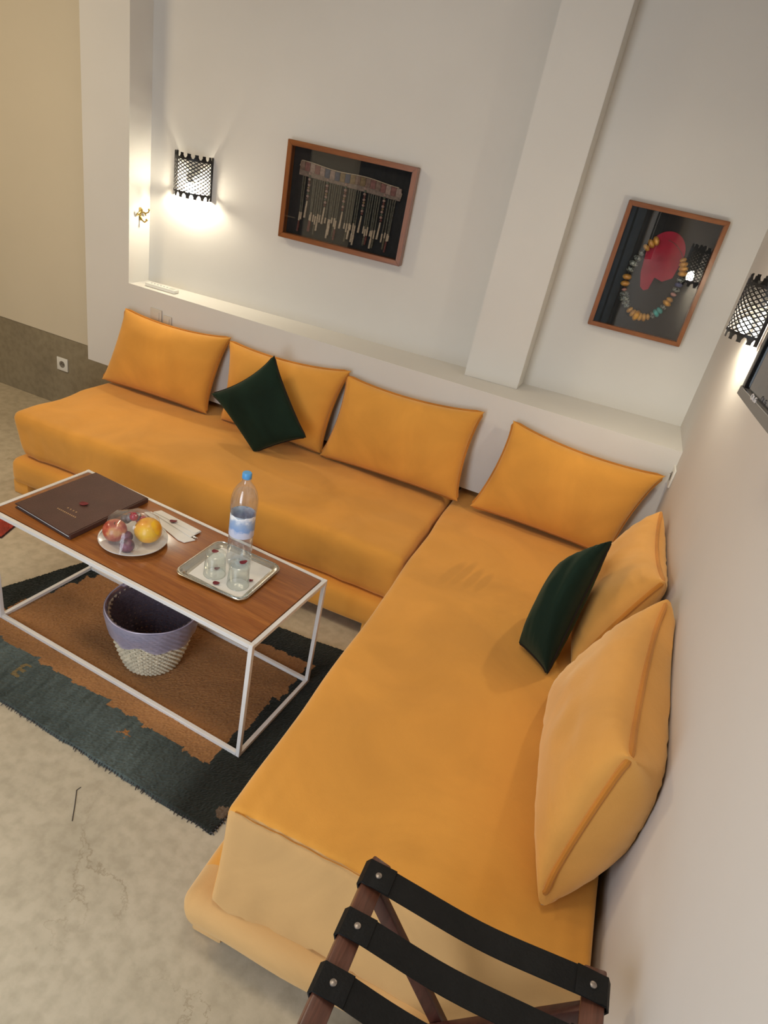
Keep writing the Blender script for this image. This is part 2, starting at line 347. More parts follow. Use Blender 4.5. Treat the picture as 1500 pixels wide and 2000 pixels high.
# wall behind the photographer, with a tall glazed opening
WA, WB_, WZ0, WZ1 = -1.95, -0.90, 0.08, 2.25
bm = box(-6.6, WA, -3.85, -3.72, 0, HT); box(WB_, 0.2, -3.85, -3.72, 0, HT, bm=bm); box(WA, WB_, -3.85, -3.72, 0, WZ0, bm=bm); box(WA, WB_, -3.85, -3.72, WZ1, HT, bm=bm)
struct('wall_front', bm, WALL, smooth=False)
bm = box(WA, WA + 0.05, -3.81, -3.74, WZ0, WZ1); box(WB_ - 0.05, WB_, -3.81, -3.74, WZ0, WZ1, bm=bm); box(WA, WB_, -3.81, -3.74, WZ0, WZ0 + 0.05, bm=bm); box(WA, WB_, -3.81, -3.74, WZ1 - 0.05, WZ1, bm=bm); box(-1.445, -1.405, -3.81, -3.74, WZ0, WZ1, bm=bm)
win = struct('window_1', bm, WOOD_FRAME_V, smooth=False)
struct('pane', box(WA + 0.05, -1.445, -3.785, -3.78, WZ0 + 0.05, WZ1 - 0.05), PANE, win, smooth=False)
struct('pane', box(-1.405, WB_ - 0.05, -3.785, -3.78, WZ0 + 0.05, WZ1 - 0.05), PANE, win, smooth=False)
ADDED_DOORM = wood('added_door_dark_wood', (0.035, 0.016, 0.009), (0.06, 0.028, 0.016), 0.5, (20, 20, 2), 0.1)
dr = struct('added_door_1', box(-4.3, -3.3, -3.72, -3.67, 0.0, 2.3, 0.003), ADDED_DOORM, smooth=False)  # unseen door, added so the textile's glass reflects something dark
for z0_, z1_ in ((0.15, 1.0), (1.15, 2.15)): struct('added_door_panel', box(-4.15, -3.45, -3.675, -3.658, z0_, z1_, 0.004), ADDED_DOORM, dr, smooth=False)
struct('added_door_handle', tube([(-3.38, -3.67, 1.05), (-3.38, -3.66, 1.05), (-3.50, -3.66, 1.05)], 0.009, 8), RIVET, dr)
CURT = plain('slate_blue_curtain_cloth', (0.17, 0.24, 0.32), 0.9, var=0.15, scale=20); CURT_D = plain('near_black_curtain_cloth', (0.012, 0.013, 0.016), 0.9)
def curtain(name, label, axis, a0, a1, off, mat, z0=0.03, z1=2.75, group='curtains behind the photographer'):
    n_ = int((a1 - a0) / 0.012); b_ = bmesh.new(); rows_ = []
    for t_ in (0.0, 0.004):
        for z in (z0, z1):
            r0 = []
            for i in range(n_ + 1):
                a = a0 + (a1 - a0) * i / n_; d = off + 0.028 * sin(i * 0.62) + 0.010 * sin(i * 0.23 + z) + t_
                r0.append(b_.verts.new((a, d, z) if axis == 'x' else (d, a, z)))
            rows_.append(r0)
    for i in range(n_):
        b_.faces.new((rows_[0][i], rows_[0][i + 1], rows_[1][i + 1], rows_[1][i])); b_.faces.new((rows_[2][i], rows_[3][i], rows_[3][i + 1], rows_[2][i + 1]))
        b_.faces.new((rows_[0][i], rows_[2][i], rows_[2][i + 1], rows_[0][i + 1])); b_.faces.new((rows_[1][i], rows_[1][i + 1], rows_[3][i + 1], rows_[3][i]))
    return tag(obj(name, b_, mat), label, 'curtain', group)
curtain('curtain', 'added near-black curtain at the left of the glazed opening behind the photographer', 'x', -2.75, -1.98, -3.64, CURT_D)  # unseen, added as a dark shape for the picture glass to reflect
curtain('curtain', 'added slate blue curtain at the right of the glazed opening behind the photographer', 'x', -0.86, -0.16, -3.64, CURT)  # unseen, added with its pair for reflections in the picture glass
curtain('curtain', 'slate blue curtain on the right wall nearest the daybed', 'y', -2.98, -2.72, -0.07, CURT)
curtain('curtain', 'narrow near-black curtain on the right wall between two slate blue ones', 'y', -3.12, -3.0, -0.07, CURT_D)
curtain('curtain', 'slate blue curtain on the right wall behind the photographer', 'y', -3.58, -3.14, -0.07, CURT)
# back wall: lower block with the ledge, left jamb, slanting niche back, and the flush wall to its left
XB = -3.238
poly = [(XB, 0.0), (0.0, 0.0), (0.0, 0.55), (XB, 0.55)]
bm = prism(poly, ZP, ZL); box(XB, XN, 0.0, 0.55, ZL, HT, bm=bm)
struct('wall_back', bm, WALL, smooth=False)
struct('wall_niche', prism([(XN, DN), (0.0, DNR), (0.0, 0.56), (XN, 0.56)], ZL, HT), WALL, smooth=False)
c0, c1, dc = -1.062, -0.794, 0.1433
struct('wall_pilaster', prism([(c0, back(c0) - dc), (c1, back(c1) - dc), (c1 + 0.004, back(c1) + 0.01), (c0, back(c0) + 0.01)], ZL, HT, bev=0.002), WALL, smooth=False)
struct('wall_back_left', box(-6.5, XB + 0.01, YP - 0.004, 0.55, ZP, HT), WALL_LEFT, smooth=False)
struct('baseboard_back', box(-6.5, 0.0, YP, 0.5, 0.0, ZP), PLINTH, smooth=False)

# ------------------------------------------------------------------ soft furniture
def soft_box(x0, x1, y0, y1, z0, z1, r, step=0.03, fn=None):
    b_ = bmesh.new()
    nx, ny, nz = [max(2, int((b - a) / step)) for a, b in ((x0, x1), (y0, y1), (z0, z1))]
    nz = max(nz, 6); vm = {}
    def vert(i, j, k):
        key = (i, j, k)
        if key in vm: return vm[key]
        def g(t, n, a, b):   # denser rows near the edges
            s = t / n; s = s - 0.10 * sin(2 * pi * s) if n > 8 else s
            return a + (b - a) * s
        p = Vector((g(i, nx, x0, x1), g(j, ny, y0, y1), g(k, nz, z0, z1)))
        q = Vector((min(max(p.x, x0 + r), x1 - r), min(max(p.y, y0 + r), y1 - r), min(max(p.z, z0 + r), z1 - r)))
        d = p - q
        if d.length > 1e-9:
            p = q + d.normalized() * r
        if fn: p = fn(p)
        vm[key] = b_.verts.new(p); return vm[key]
    def face(*ks): b_.faces.new([vert(*k) for k in ks])
    for i in range(nx):
        for j in range(ny):
            face((i, j, 0), (i, j + 1, 0), (i + 1, j + 1, 0), (i + 1, j, 0)); face((i, j, nz), (i + 1, j, nz), (i + 1, j + 1, nz), (i, j + 1, nz))
        for k in range(nz):
            face((i, 0, k), (i + 1, 0, k), (i + 1, 0, k + 1), (i, 0, k + 1)); face((i, ny, k), (i, ny, k + 1), (i + 1, ny, k + 1), (i + 1, ny, k))
    for j in range(ny):
        for k in range(nz):
            face((0, j, k), (0, j, k + 1), (0, j + 1, k + 1), (0, j + 1, k)); face((nx, j, k), (nx, j + 1, k), (nx, j + 1, k + 1), (nx, j, k + 1))
    return b_
def fbm(p, s): return noise.noise(Vector(p) * s)

HS = 0.42
def bump01(t): t = min(max(t, 0), 1); return (4 * t * (1 - t)) ** 0.5

# daybed along the back wall
S1 = thing('daybed', 'long orange velvet daybed along the back wall under the ledge', 'sofa', (-1.95, -0.35, 0))
X0, X1, Y0, Y1 = -3.01, -0.925, -0.755, 0.165
def f1(p):
    u = (p.x - X0) / (X1 - X0); v = (p.y - Y0) / (Y1 - Y0); t = (p.z - 0.2) / (HS - 0.2)
    q = p.copy()
    if t > 0.5:
        q.z += 0.022 * bump01(u) * bump01(v) + 0.006 * fbm(p, 4) + 0.004 * fbm(p, 11)
    if v < 0.15: q.y += 0.012 * fbm((p.x, 0, p.z), 5) + 0.005 * fbm((p.x, 3, p.z), 14) - 0.012 * bump01(t)
    if u < 0.1: q.x += 0.055 * (1 - t) * (1 - u * 10) ** 0.5 + 0.02 * fbm((p.y, 1, p.z), 5)
    if u > 0.97: q.x -= 0.03 * bump01(t) * 0 + 0.01 * abs(fbm((p.y, 1, p.z), 5))
    return q
obj('mattress', soft_box(X0, X1, Y0, Y1, 0.195, HS, 0.035, 0.026, f1), VELVET, S1, world=True)
def f1b(p):
    q = p.copy()
    if p.y < -0.75: q.y += 0.008 * fbm((p.x, 0, p.z), 4) - 0.012 * bump01((p.z - 0.05) / 0.14)
    return q
obj('base', soft_box(-2.985, -0.955, -0.80, 0.165, 0.055, 0.197, 0.03, 0.04, f1b), VELVET, S1, world=True)
for x, y in ((-2.94, -0.765), (-0.99, -0.765), (-2.94, 0.12), (-0.99, 0.12)):
    obj('foot', box(x - 0.045, x + 0.045, y - 0.035, y + 0.035, 0.0, 0.075, 0.006), VELVET, S1, world=True)

# daybed along the right wall
S2 = thing('daybed', 'orange velvet daybed along the right wall, its pale end towards the strapped rack', 'sofa', (-0.47, -1.0, 0))
A0, A1, B0, B1 = -0.915, -0.022, -2.075, 0.165
MZ = 0.160
def f2(p):
    u = (p.x - A0) / (A1 - A0); v = (p.y - B0) / (B1 - B0); t = min(1, max(0, (p.z - MZ) / (HS - MZ)))
    q = p.copy()
    if t > 0.5:
        q.z += 0.026 * bump01(u) * bump01(v) + 0.006 * fbm(p, 3) + 0.004 * fbm(p, 9)
        if v < 0.12: q.z += 0.0045 * sin(p.x * 120 + 3 * fbm(p, 6)) * (1 - v / 0.12) * (0.4 + 0.6 * abs(fbm(p, 4)))
    if v < 0.1:
        q.y -= 0.072 * (1 - t) ** 1.1 * (1 - v * 10) - 0.024 * fbm((p.x, 2, p.z), 4.0) * (1 - t)
        if t < 0.5: q.z += (-0.012 + 0.009 * sin(p.x * 21 + 1.3) + 0.006 * abs(sin(p.x * 34)) * 2 + 0.034 * fbm((p.x, 5, 1), 5) + 0.007 * sin(p.x * 61)) * (1 - 2 * t)
    if u < 0.06: q.x += (0.012 * fbm((p.y, 1, p.z), 3) + 0.02 * (1 - t)) * (1 - u / 0.06)
    return q
mt2 = obj('mattress', soft_box(A0, A1, B0, B1, MZ, HS, 0.022, 0.022, f2), VELVET_BED, S2, world=True)
def paint_lit_front(o, ylim, nlim=-0.60):  # paints the daylit look of the front as a paler velvet
    o.data.materials.append(VELVET_LIT_FRONT)
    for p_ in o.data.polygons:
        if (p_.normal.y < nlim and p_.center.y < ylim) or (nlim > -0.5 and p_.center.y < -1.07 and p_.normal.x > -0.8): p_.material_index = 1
paint_lit_front(mt2, -1.0)
def f2b(p):
    q = p.copy(); t = (p.z - 0.05) / 0.15
    if p.y < -2.0:
        q.y += 0.014 * fbm((p.x, 0, p.z), 4) - 0.02 * bump01(t)
    if p.x < -0.85: q.x -= 0.018 * bump01(t) * max(0, min(1, (-1.6 - p.y) / 0.4))
    return q
bs2 = obj('base', soft_box(-0.950, -0.022, -2.168, 0.165, 0.045, 0.172, 0.050, 0.025, f2b), VELVET, S2, world=True)
paint_lit_front(bs2, -1.05, -0.2)
for x, y in ((-0.895, -2.115), (-0.08, -2.11), (-0.895, 0.1), (-0.08, 0.1)):
    obj('foot', box(x - 0.045, x + 0.045, y - 0.035, y + 0.035, 0.0, 0.08, 0.008), VELVET_LIT_FRONT if y < -1 else VELVET, S2, world=True)
sm = [(-0.895 + 0.85 * i / 79, B0 + 0.004 + 0.003 * fbm((i * .1, 0, 0), 3), HS - 0.001 + 0.003 * fbm((i * 0.1, 2, 0), 2)) for i in range(80)]
obj('seam', tube(sm, 0.0014, 6), VPIPE, S2, world=True)

def pillow(name, label, cat, corners, T, mat, pmat, pinch=0.05, ex=0.36, ear=0.03, group=None, pr=0.0080, asym=0.5, seed=0, n=34, wr=1.0, sag=0.0, front=1):
    """corners BL, BR, TR, TL in room coordinates; T = full thickness; the front is the side of (BR-BL)x(TL-BL)"""
    BL, BR, TR, TL = [Vector(c) for c in corners]
    nrm = ((BR - BL).cross(TL - BL)).normalized() * front
    ctr = (BL + BR) / 2
    root = thing(name, label, cat, tuple(ctr), 0, group)
    def mid(u, v):
        uu = u * (1 - 0.75 * pinch * (1 - v * v)); vv = v * (1 - (1.5 if v > 0 else 0.45) * pinch * (1 - u * u)); ek = 1 + ear * (u * u * v * v) ** 5; uu *= ek; vv *= ek
        a, c = (uu + 1) / 2, (vv + 1) / 2
        return BL * (1 - a) * (1 - c) + BR * a * (1 - c) + TR * a * c + TL * (1 - a) * c
    def pt(u, v, side):
        e = max(0.0, (1 - u * u) * (1 - v * v))
        h = T * (asym if side > 0 else 1 - asym) * e ** ex
        h *= 1 + sag * (-v) * 0.5
        du, dv = 1 - abs(u), 1 - abs(v)
        edge = math.exp(-min(du, dv) * 7)
        w = 0
        if dv < du: w = sin(u * 38 + seed + 3 * noise.noise(Vector((u * 3, seed, side)))) * noise.noise(Vector((u * 5, seed * 1.7, side * 2)))
        else: w = sin(v * 30 + seed + 3 * noise.noise(Vector((v * 3, seed, side)))) * noise.noise(Vector((v * 5, seed * 2.3, side * 3)))
        h += wr * 0.012 * w * edge * min(1, 12 * min(du, dv)) * (e ** 0.2)
        h += wr * (0.010 * noise.noise(Vector((u * 2.2, v * 2.2, seed + side)))) * e
        q = mid(u, v) + nrm * side * h
        q.y = min(q.y, -0.004); q.x = min(q.x, -0.004); q.z = max(q.z, 0.4445)   # pressed flat where it meets wall and seat
        return q
    b_ = bmesh.new(); g = {}
    cs = [sin((i / n - 0.5) * pi) for i in range(n + 1)]
    for side in (1, -1):
        for i in range(n + 1):
            for j in range(n + 1):
                edge = i in (0, n) or j in (0, n)
                key = (i, j, 0 if edge else side)
                if key not in g: g[key] = b_.verts.new(pt(cs[i], cs[j], side))
        for i in range(n):
            for j in range(n):
                ks = [(i, j), (i + 1, j), (i + 1, j + 1), (i, j + 1)]
                vs = [g[(a, c, 0 if (a in (0, n) or c in (0, n)) else side)] for a, c in ks]
                b_.faces.new(vs if side > 0 else vs[::-1])
    obj('cover', b_, mat, root, world=True)
    loop = []; m_ = 22
    for i in range(m_): loop.append((-1 + 2 * i / m_, -1))
    for i in range(m_): loop.append((1, -1 + 2 * i / m_))
    for i in range(m_): loop.append((1 - 2 * i / m_, 1))
    for i in range(m_): loop.append((-1, 1 - 2 * i / m_))
    pts = [mid(u, v) for u, v in loop]
    for q in pts: q.z = max(q.z, 0.4445 + pr * 0.8); q.x = min(q.x, -0.004 - pr); q.y = min(q.y, -0.004 - pr)
    sm_ = [(pts[i - 1] + pts[i] * 2 + pts[(i + 1) % len(pts)]) / 4 for i in range(len(pts))]
    obj('piping', tube(sm_, pr, 8, closed=True), pmat, root, world=True)
    return root
G1 = 'orange velvet back cushions on the daybeds'
pillow('back_cushion', 'orange velvet cushion at the far left end of the long daybed', 'cushion',
       [(-3.005, -0.135, 0.447), (-2.335, -0.125, 0.452), (-2.272, -0.045, 0.865), (-2.925, -0.045, 0.845)], 0.19, VELVET, VPIPE, 0.085, group=G1, seed=1)
pillow('back_cushion', 'orange velvet cushion partly hidden behind the dark green cushion on the long daybed', 'cushion',
       [(-2.235, -0.115, 0.447), (-1.640, -0.120, 0.452), (-1.585, -0.045, 0.885), (-2.262, -0.045, 0.850)], 0.19, VELVET, VPIPE, 0.085, group=G1, seed=2)
pillow('back_cushion', 'orange velvet cushion at the right end of the long daybed, beside the gap', 'cushion',
       [(-1.618, -0.140, 0.452), (-0.885, -0.140, 0.462), (-0.890, -0.045, 0.890), (-1.582, -0.045, 0.862)], 0.19, VELVET, VPIPE, 0.085, group=G1, seed=3)
pillow('back_cushion', 'orange velvet cushion standing in the corner against the back wall', 'cushion',
       [(-0.800, -0.140, 0.462), (-0.14, -0.150, 0.455), (-0.042, -0.050, 0.860), (-0.732, -0.045, 0.892)], 0.19, VELVET, VPIPE, 0.085, group=G1, seed=4)
pillow('back_cushion', 'orange velvet cushion against the right wall behind the upright green cushion', 'cushion',
       [(-0.17, -0.42, 0.455), (-0.19, -1.05, 0.455), (-0.045, -1.045, 0.875), (-0.040, -0.415, 0.838)], 0.21, VELVET_LIT_CUSHION, VPIPE, 0.085, group=G1, seed=5, wr=2.2, front=-1)
pillow('back_cushion', 'largest orange velvet cushion, against the right wall nearest the viewer, corner drooping', 'cushion',
       [(-0.225, -1.22, 0.47), (-0.160, -1.925, 0.466), (-0.110, -1.835, 0.857), (-0.050, -1.215, 0.885)], 0.31, VELVET_LIT_CUSHION, VPIPE, 0.055, ex=0.30, ear=0.075, group=G1, seed=6, wr=1.9, asym=0.66, front=-1)
G2 = 'dark green scatter cushions'
pillow('scatter_cushion', 'dark green velvet cushion leaning on one corner among the back cushions of the long daybed', 'cushion',
       [(-1.898, -0.335, 0.437), (-1.655, -0.295, 0.590), (-1.922, -0.20, 0.895), (-2.190, -0.29, 0.645)], 0.14, GREEN, GPIPE, 0.09, group=G2, pr=0.005, seed=7, wr=0.7)
pillow('scatter_cushion', 'dark green velvet cushion upright between two orange cushions by the right wall', 'cushion',
       [(-0.385, -1.06, 0.47), (-0.27, -1.15, 0.462), (-0.223, -0.93, 0.885), (-0.338, -0.80, 0.64)], 0.28, GREEN, GPIPE, 0.05, group=G2, pr=0.005, seed=8, wr=1.6, asym=0.55)

# ------------------------------------------------------------------ rugs
def inside(poly, x, y):
    c = False; n = len(poly)
    for i in range(n):
        (xa, ya), (xb, yb) = poly[i], poly[(i + 1) % n]
        if (ya > y) != (yb > y) and x < (xb - xa) * (y - ya) / (yb - ya) + xa: c = not c
    return c
RC = [(-2.56, -1.79), (-1.045, -1.90), (-0.93, -0.935), (-2.27, -1.035)]          # near left, near right, far right, far left
FIELD = [(-2.33, -1.60), (-1.20, -1.705), (-1.115, -1.10), (-2.17, -1.10)]
rug = thing('rug', 'brown rug with dark green border under the coffee table', 'rug', (-1.75, -1.42, 0))
NX, NY = 300, 190
b_ = bmesh.new(); grid = []; cl = b_.loops.layers.float_color.new('pile_colour')
for j in range(NY + 1):
    row = []
    for i in range(NX + 1):
        a, c = i / NX, j / NY
        p = (Vector(RC[0]) * (1 - a) + Vector(RC[1]) * a) * (1 - c) + (Vector(RC[3]) * (1 - a) + Vector(RC[2]) * a) * c
        h = 0.012 + 0.004 * random.random() + 0.004 * noise.noise(Vector((p.x * 9, p.y * 9, 0)))
        if i in (0, NX) or j in (0, NY): h = 0.002; p = p + Vector((0.008 * noise.noise(Vector((p.x * 14, p.y * 14, 0))), 0.010 * noise.noise(Vector((p.x * 12, p.y * 12, 5)))))
        row.append(b_.verts.new((p.x, p.y, h)))
    grid.append(row)
STAR = [(-1.499 + (0.028 if k % 2 == 0 else 0.011) * cos(k * pi / 5), -1.738 + (0.028 if k % 2 == 0 else 0.011) * sin(k * pi / 5)) for k in range(10)]
def pile(x, y):
    jx, jy = 0.012 * noise.noise(Vector((x * 30, y * 30, 0))), 0.012 * noise.noise(Vector((x * 30, y * 30, 9)))
    xx, yy = x + jx, y + jy
    inner = inside(FIELD, round(xx / 0.028) * 0.028, round(yy / 0.016) * 0.016)
    k = 0.90 + 0.20 * random.random()
    n1 = noise.noise(Vector((x * 3, y * 9, 2)))
    if inner:
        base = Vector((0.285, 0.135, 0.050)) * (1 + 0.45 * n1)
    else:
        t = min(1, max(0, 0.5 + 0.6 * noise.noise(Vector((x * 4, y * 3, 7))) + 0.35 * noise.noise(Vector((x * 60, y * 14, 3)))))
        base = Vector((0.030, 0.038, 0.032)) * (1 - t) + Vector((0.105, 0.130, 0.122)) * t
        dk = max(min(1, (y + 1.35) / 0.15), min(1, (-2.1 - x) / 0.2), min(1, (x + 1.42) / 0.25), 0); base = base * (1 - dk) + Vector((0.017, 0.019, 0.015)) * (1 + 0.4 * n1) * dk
        sx_, sy_ = x + 1.997, y + 1.700     # small comb-shaped motif
        if (abs(sx_) < 0.006 and abs(sy_) < 0.034) or (0 < sx_ < 0.028 and (abs(abs(sy_) - 0.028) < 0.006 or abs(sy_) < 0.006)): base = Vector((0.17, 0.12, 0.05))
        if inside(STAR, xx, yy): base = Vector((0.30, 0.13, 0.04))
        if (x + 1.056) ** 2 + (y + 1.83) ** 2 < 0.0003 * (1 + random.random()): base = Vector((0.12, 0.08, 0.05))
    return base * k
for j in range(NY):
    for i in range(NX):
        f = b_.faces.new((grid[j][i], grid[j][i + 1], grid[j + 1][i + 1], grid[j + 1][i]))
        c = f.calc_center_median(); col = pile(c.x, c.y)
        for l in f.loops: l[cl] = (col.x, col.y, col.z, 1)
RUGM, nt, b = new_mat('wool_pile'); at = N(nt, 'ShaderNodeVertexColor', layer_name='pile_colour'); nt.links.new(at.outputs[0], b.inputs['Base Color'])
b.inputs['Roughness'].default_value = 0.95; b.inputs['Specular IOR Level'].default_value = 0.1; b.inputs['Sheen Weight'].default_value = 0.15
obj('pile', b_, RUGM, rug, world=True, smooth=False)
b_ = bmesh.new()
for (p, q) in ((RC[0], RC[1]), (RC[1], RC[2]), (RC[3], RC[0])):
    n_ = int((Vector(q) - Vector(p)).length / 0.011)
    nr = Vector((q[1] - p[1], p[0] - q[0])).normalized()
    for i in range(n_):
        a = Vector(p).lerp(Vector(q), (i + random.random() * 0.5) / n_); e = a + nr * (0.003 + 0.006 * random.random()) + Vector((random.uniform(-.004, .004), random.uniform(-.004, .004)))
        s = a - nr * 0.006
        tube([(s.x, s.y, 0.006), (a.x, a.y, 0.008), (e.x, e.y, 0.002)], [0.003, 0.0025, 0.001], 4, bm=b_)
obj('fringe', b_, plain('rug_edge_yarn', (0.05, 0.045, 0.045), 0.95, var=0.4, scale=90), rug, world=True, kind='stuff')

rr = thing('rug', 'corner of a red rug at the left edge behind the table', 'rug', (-3.2, -1.1, 0))
rp = [(-3.75, -1.52), (-2.755, -1.20), (-2.66, -1.135), (-2.76, -1.03), (-3.6, -1.15)]
rp = [(-3.62, -1.62), (-2.70, -1.135), (-2.735, -1.02), (-2.81, -1.03), (-3.72, -1.5)]
bm = bmesh.new(); vs = [bm.verts.new((x, y, 0.009)) for x, y in rp]; bm.faces.new(vs)
bmesh.ops.triangulate(bm, faces=bm.faces); bmesh.ops.subdivide_edges(bm, edges=bm.edges, cuts=14, use_grid_fill=True)
for v in bm.verts: v.co.z = 0.008 + 0.004 * random.random()
obj('pile', bm, plain('red_wool', (0.30, 0.035, 0.018), 0.95, var=0.4, scale=14, sheen=0.2), rr, world=True, smooth=False)
obj('binding', tube([(x, y, 0.004) for x, y in rp], 0.004, 6, closed=True), plain('dark_red_binding', (0.05, 0.012, 0.01), 0.9), rr, world=True)

# ------------------------------------------------------------------ coffee table
TX, TY, TA, TL_, TW, TH = -1.130, -1.6256, -0.0835, 1.1351, 0.4337, 0.5073
table = thing('coffee_table', 'coffee table with varnished wood top on a thin white metal frame', 'table', (TX, TY, 0), TA)
r_ = 0.0075
def T3(a, b2, z): return (-a, b2, z)
obj('tabletop', box(-TL_ + 0.011, -0.011, 0.011, TW - 0.011, TH - 0.016, TH - 0.001, 0.0015), WOOD_TOP, table)
def bar(p, q, w=r_):
    p, q = Vector(p), Vector(q); lo = Vector([min(a, c) - w for a, c in zip(p, q)]); hi = Vector([max(a, c) + w for a, c in zip(p, q)])
    return box(lo.x, hi.x, lo.y, hi.y, lo.z, hi.z, 0.0012, 1)
for z, nm in ((TH - 0.009, 'top_rail'), (0.0215, 'bottom_rail')):
    for p, q in (((0, 0), (TL_, 0)), ((0, TW), (TL_, TW)), ((0, 0), (0, TW)), ((TL_, 0), (TL_, TW))):
        ins = 0.0152
        if p[1] == q[1]: P_, Q_ = (p[0] + ins, p[1]), (q[0] - ins, q[1])
        else: P_, Q_ = (p[0], p[1] + ins), (q[0], q[1] - ins)
        obj(nm, bar(T3(P_[0], P_[1], z), T3(Q_[0], Q_[1], z)), WHITE_METAL, table)
for a in (0, TL_):
    for c in (0, TW):
        obj('leg', box(-a - r_, -a + r_, c - r_, c + r_, 0.014, TH - 0.0008, 0.0012, 1), WHITE_METAL, table)
ZT = TH - 0.001

# things on the table -----------------------------------------------------------
menu = thing('menu_folder', 'dark brown leather menu folder lying on the coffee table', 'folder', (-2.04, -1.32, ZT))
MC = [(-2.205, -1.478), (-1.922, -1.522), (-1.893, -1.150), (-2.170, -1.118)]
def quad_slab(pts, z0, z1, bev): return prism([(p[0], p[1]) for p in pts], z0, z1, bev=bev)
def shrink(pts, d):
    c = sum((Vector(p) for p in pts), Vector((0, 0))) / len(pts); return [tuple(Vector(p) + (c - Vector(p)).normalized() * d) for p in pts]
obj('back_cover', quad_slab(MC, ZT + 0.0005, ZT + 0.005, 0.0015), BROWN_LEATHER, menu, world=True)
sp = shrink(MC, 0.009)
for k in range(3): obj('page', quad_slab(sp, ZT + 0.0055 + k * 0.003, ZT + 0.0078 + k * 0.003, 0.0), PAPER, menu, world=True, smooth=False)
bm = quad_slab(MC, ZT + 0.0148, ZT + 0.0195, 0.0018)
obj('front_cover', bm, BROWN_LEATHER, menu, world=True)
# spine on the right-hand side
obj('spine', prism([MC[1], (MC[1][0] + 0.006, MC[1][1] + 0.002), (MC[2][0] + 0.006, MC[2][1] - 0.002), MC[2]], ZT + 0.001, ZT + 0.0192, bev=0.0015), BROWN_LEATHER, menu, world=True)
# faint gold title: two short lines too worn to read
bm = bmesh.new()
for (x0, y0, x1, y1, n_, h) in ((-2.073, -1.413, -1.987, -1.421, 11, 0.005), (-2.050, -1.389, -2.009, -1.393, 4, 0.005)):
    for k in range(n_):
        a = Vector((x0, y0)).lerp(Vector((x1, y1)), k / (n_ - 1)); w = 0.0022
        box(a.x - w, a.x + w, a.y - h * (0.5 + 0.25 * random.random()), a.y + h * 0.5, ZT + 0.0194, ZT + 0.0198, bm=bm)
obj('gold_title', bm, GOLD, menu, world=True, smooth=False, label='small faded gold lettering')

def petal(x, y, z, L, W, ang, label, group='red rose petals'):
    b_ = bmesh.new(); n_ = 14; top = []; bot = []
    ring = []
    for k in range(n_):
        a = 2 * pi * k / n_; rx = L * cos(a) * (1 + 0.25 * cos(a)); ry = W * sin(a)
        ring.append((rx, ry, 0.0012 + 0.004 * (rx / L) ** 2 + 0.002 * (ry / W) ** 2))
    c1_ = b_.verts.new((0, 0, 0.0022)); c2_ = b_.verts.new((0, 0, 0.0004))
    R1 = [b_.verts.new((p[0], p[1], p[2] + 0.0009)) for p in ring]; R2 = [b_.verts.new((p[0], p[1], p[2] - 0.0004)) for p in ring]
    for k in range(n_):
        k2 = (k + 1) % n_
        b_.faces.new((c1_, R1[k], R1[k2])); b_.faces.new((c2_, R2[k2], R2[k])); b_.faces.new((R1[k], R2[k], R2[k2], R1[k2]))
    b_.transform(Matrix.Rotation(ang, 4, 'Z'))
    o = obj('rose_petal', b_, PETAL); o.location = (x, y, z); return tag(o, label, 'petal', group)
petal(-2.030, -1.338, ZT + 0.0197, 0.017, 0.012, 0.2, 'dark red petal lying on the brown leather folder')

# plate of fruit
PX, PY = -1.752, -1.400
plate = thing('plate', 'round white ceramic plate holding the wrapped fruit', 'plate', (PX, PY, ZT))
obj('dish', lathe([(0, 0.004), (0.055, 0.004), (0.075, 0.008), (0.112, 0.020), (0.116, 0.0205), (0.116, 0.018), (0.078, 0.003), (0.058, 0.0005), (0, 0.0005)], 56), CERAMIC, plate)
def fruit_mat(name, stops, rough=0.35, scale=3.0):
    m, nt, b = new_mat(name); b.inputs['Roughness'].default_value = rough; b.inputs['Coat Weight'].default_value = 0.2
    tc = N(nt, 'ShaderNodeTexCoord'); n = N(nt, 'ShaderNodeTexNoise'); n.inputs['Scale'].default_value = scale; n.inputs['Detail'].default_value = 4
    nt.links.new(tc.outputs['Object'], n.inputs['Vector']); r = N(nt, 'ShaderNodeValToRGB'); nt.links.new(n.outputs['Fac'], r.inputs[0])
    r.color_ramp.elements[0].position = stops[0][0]; r.color_ramp.elements[0].color = (*stops[0][1], 1); r.color_ramp.elements[1].position = stops[-1][0]; r.color_ramp.elements[1].color = (*stops[-1][1], 1)
    for p, c in stops[1:-1]: e = r.color_ramp.elements.new(p); e.color = (*c, 1)
    nt.links.new(r.outputs[0], b.inputs['Base Color']); return m
APPLE = fruit_mat('red_apple_skin', [(0.38, (0.33, 0.035, 0.02)), (0.5, (0.48, 0.11, 0.06)), (0.62, (0.62, 0.30, 0.12))], scale=22)
ORANGE = fruit_mat('yellow_orange_peel', [(0.4, (0.80, 0.33, 0.004)), (0.6, (0.88, 0.52, 0.015))], 0.4, scale=16)
PLUM = fruit_mat('plum_skin', [(0.4, (0.055, 0.012, 0.025)), (0.6, (0.20, 0.05, 0.09))], 0.5, scale=30)
GRAPE_R = fruit_mat('red_grape_skin', [(0.4, (0.25, 0.004, 0.02)), (0.6, (0.40, 0.02, 0.05))], 0.25, scale=40)
GRAPE_D = fruit_mat('dusty_dark_grape_skin', [(0.4, (0.07, 0.05, 0.06)), (0.6, (0.20, 0.18, 0.18))], 0.4, scale=40)
STEM = plain('fruit_stem_brown', (0.10, 0.06, 0.03), 0.8)
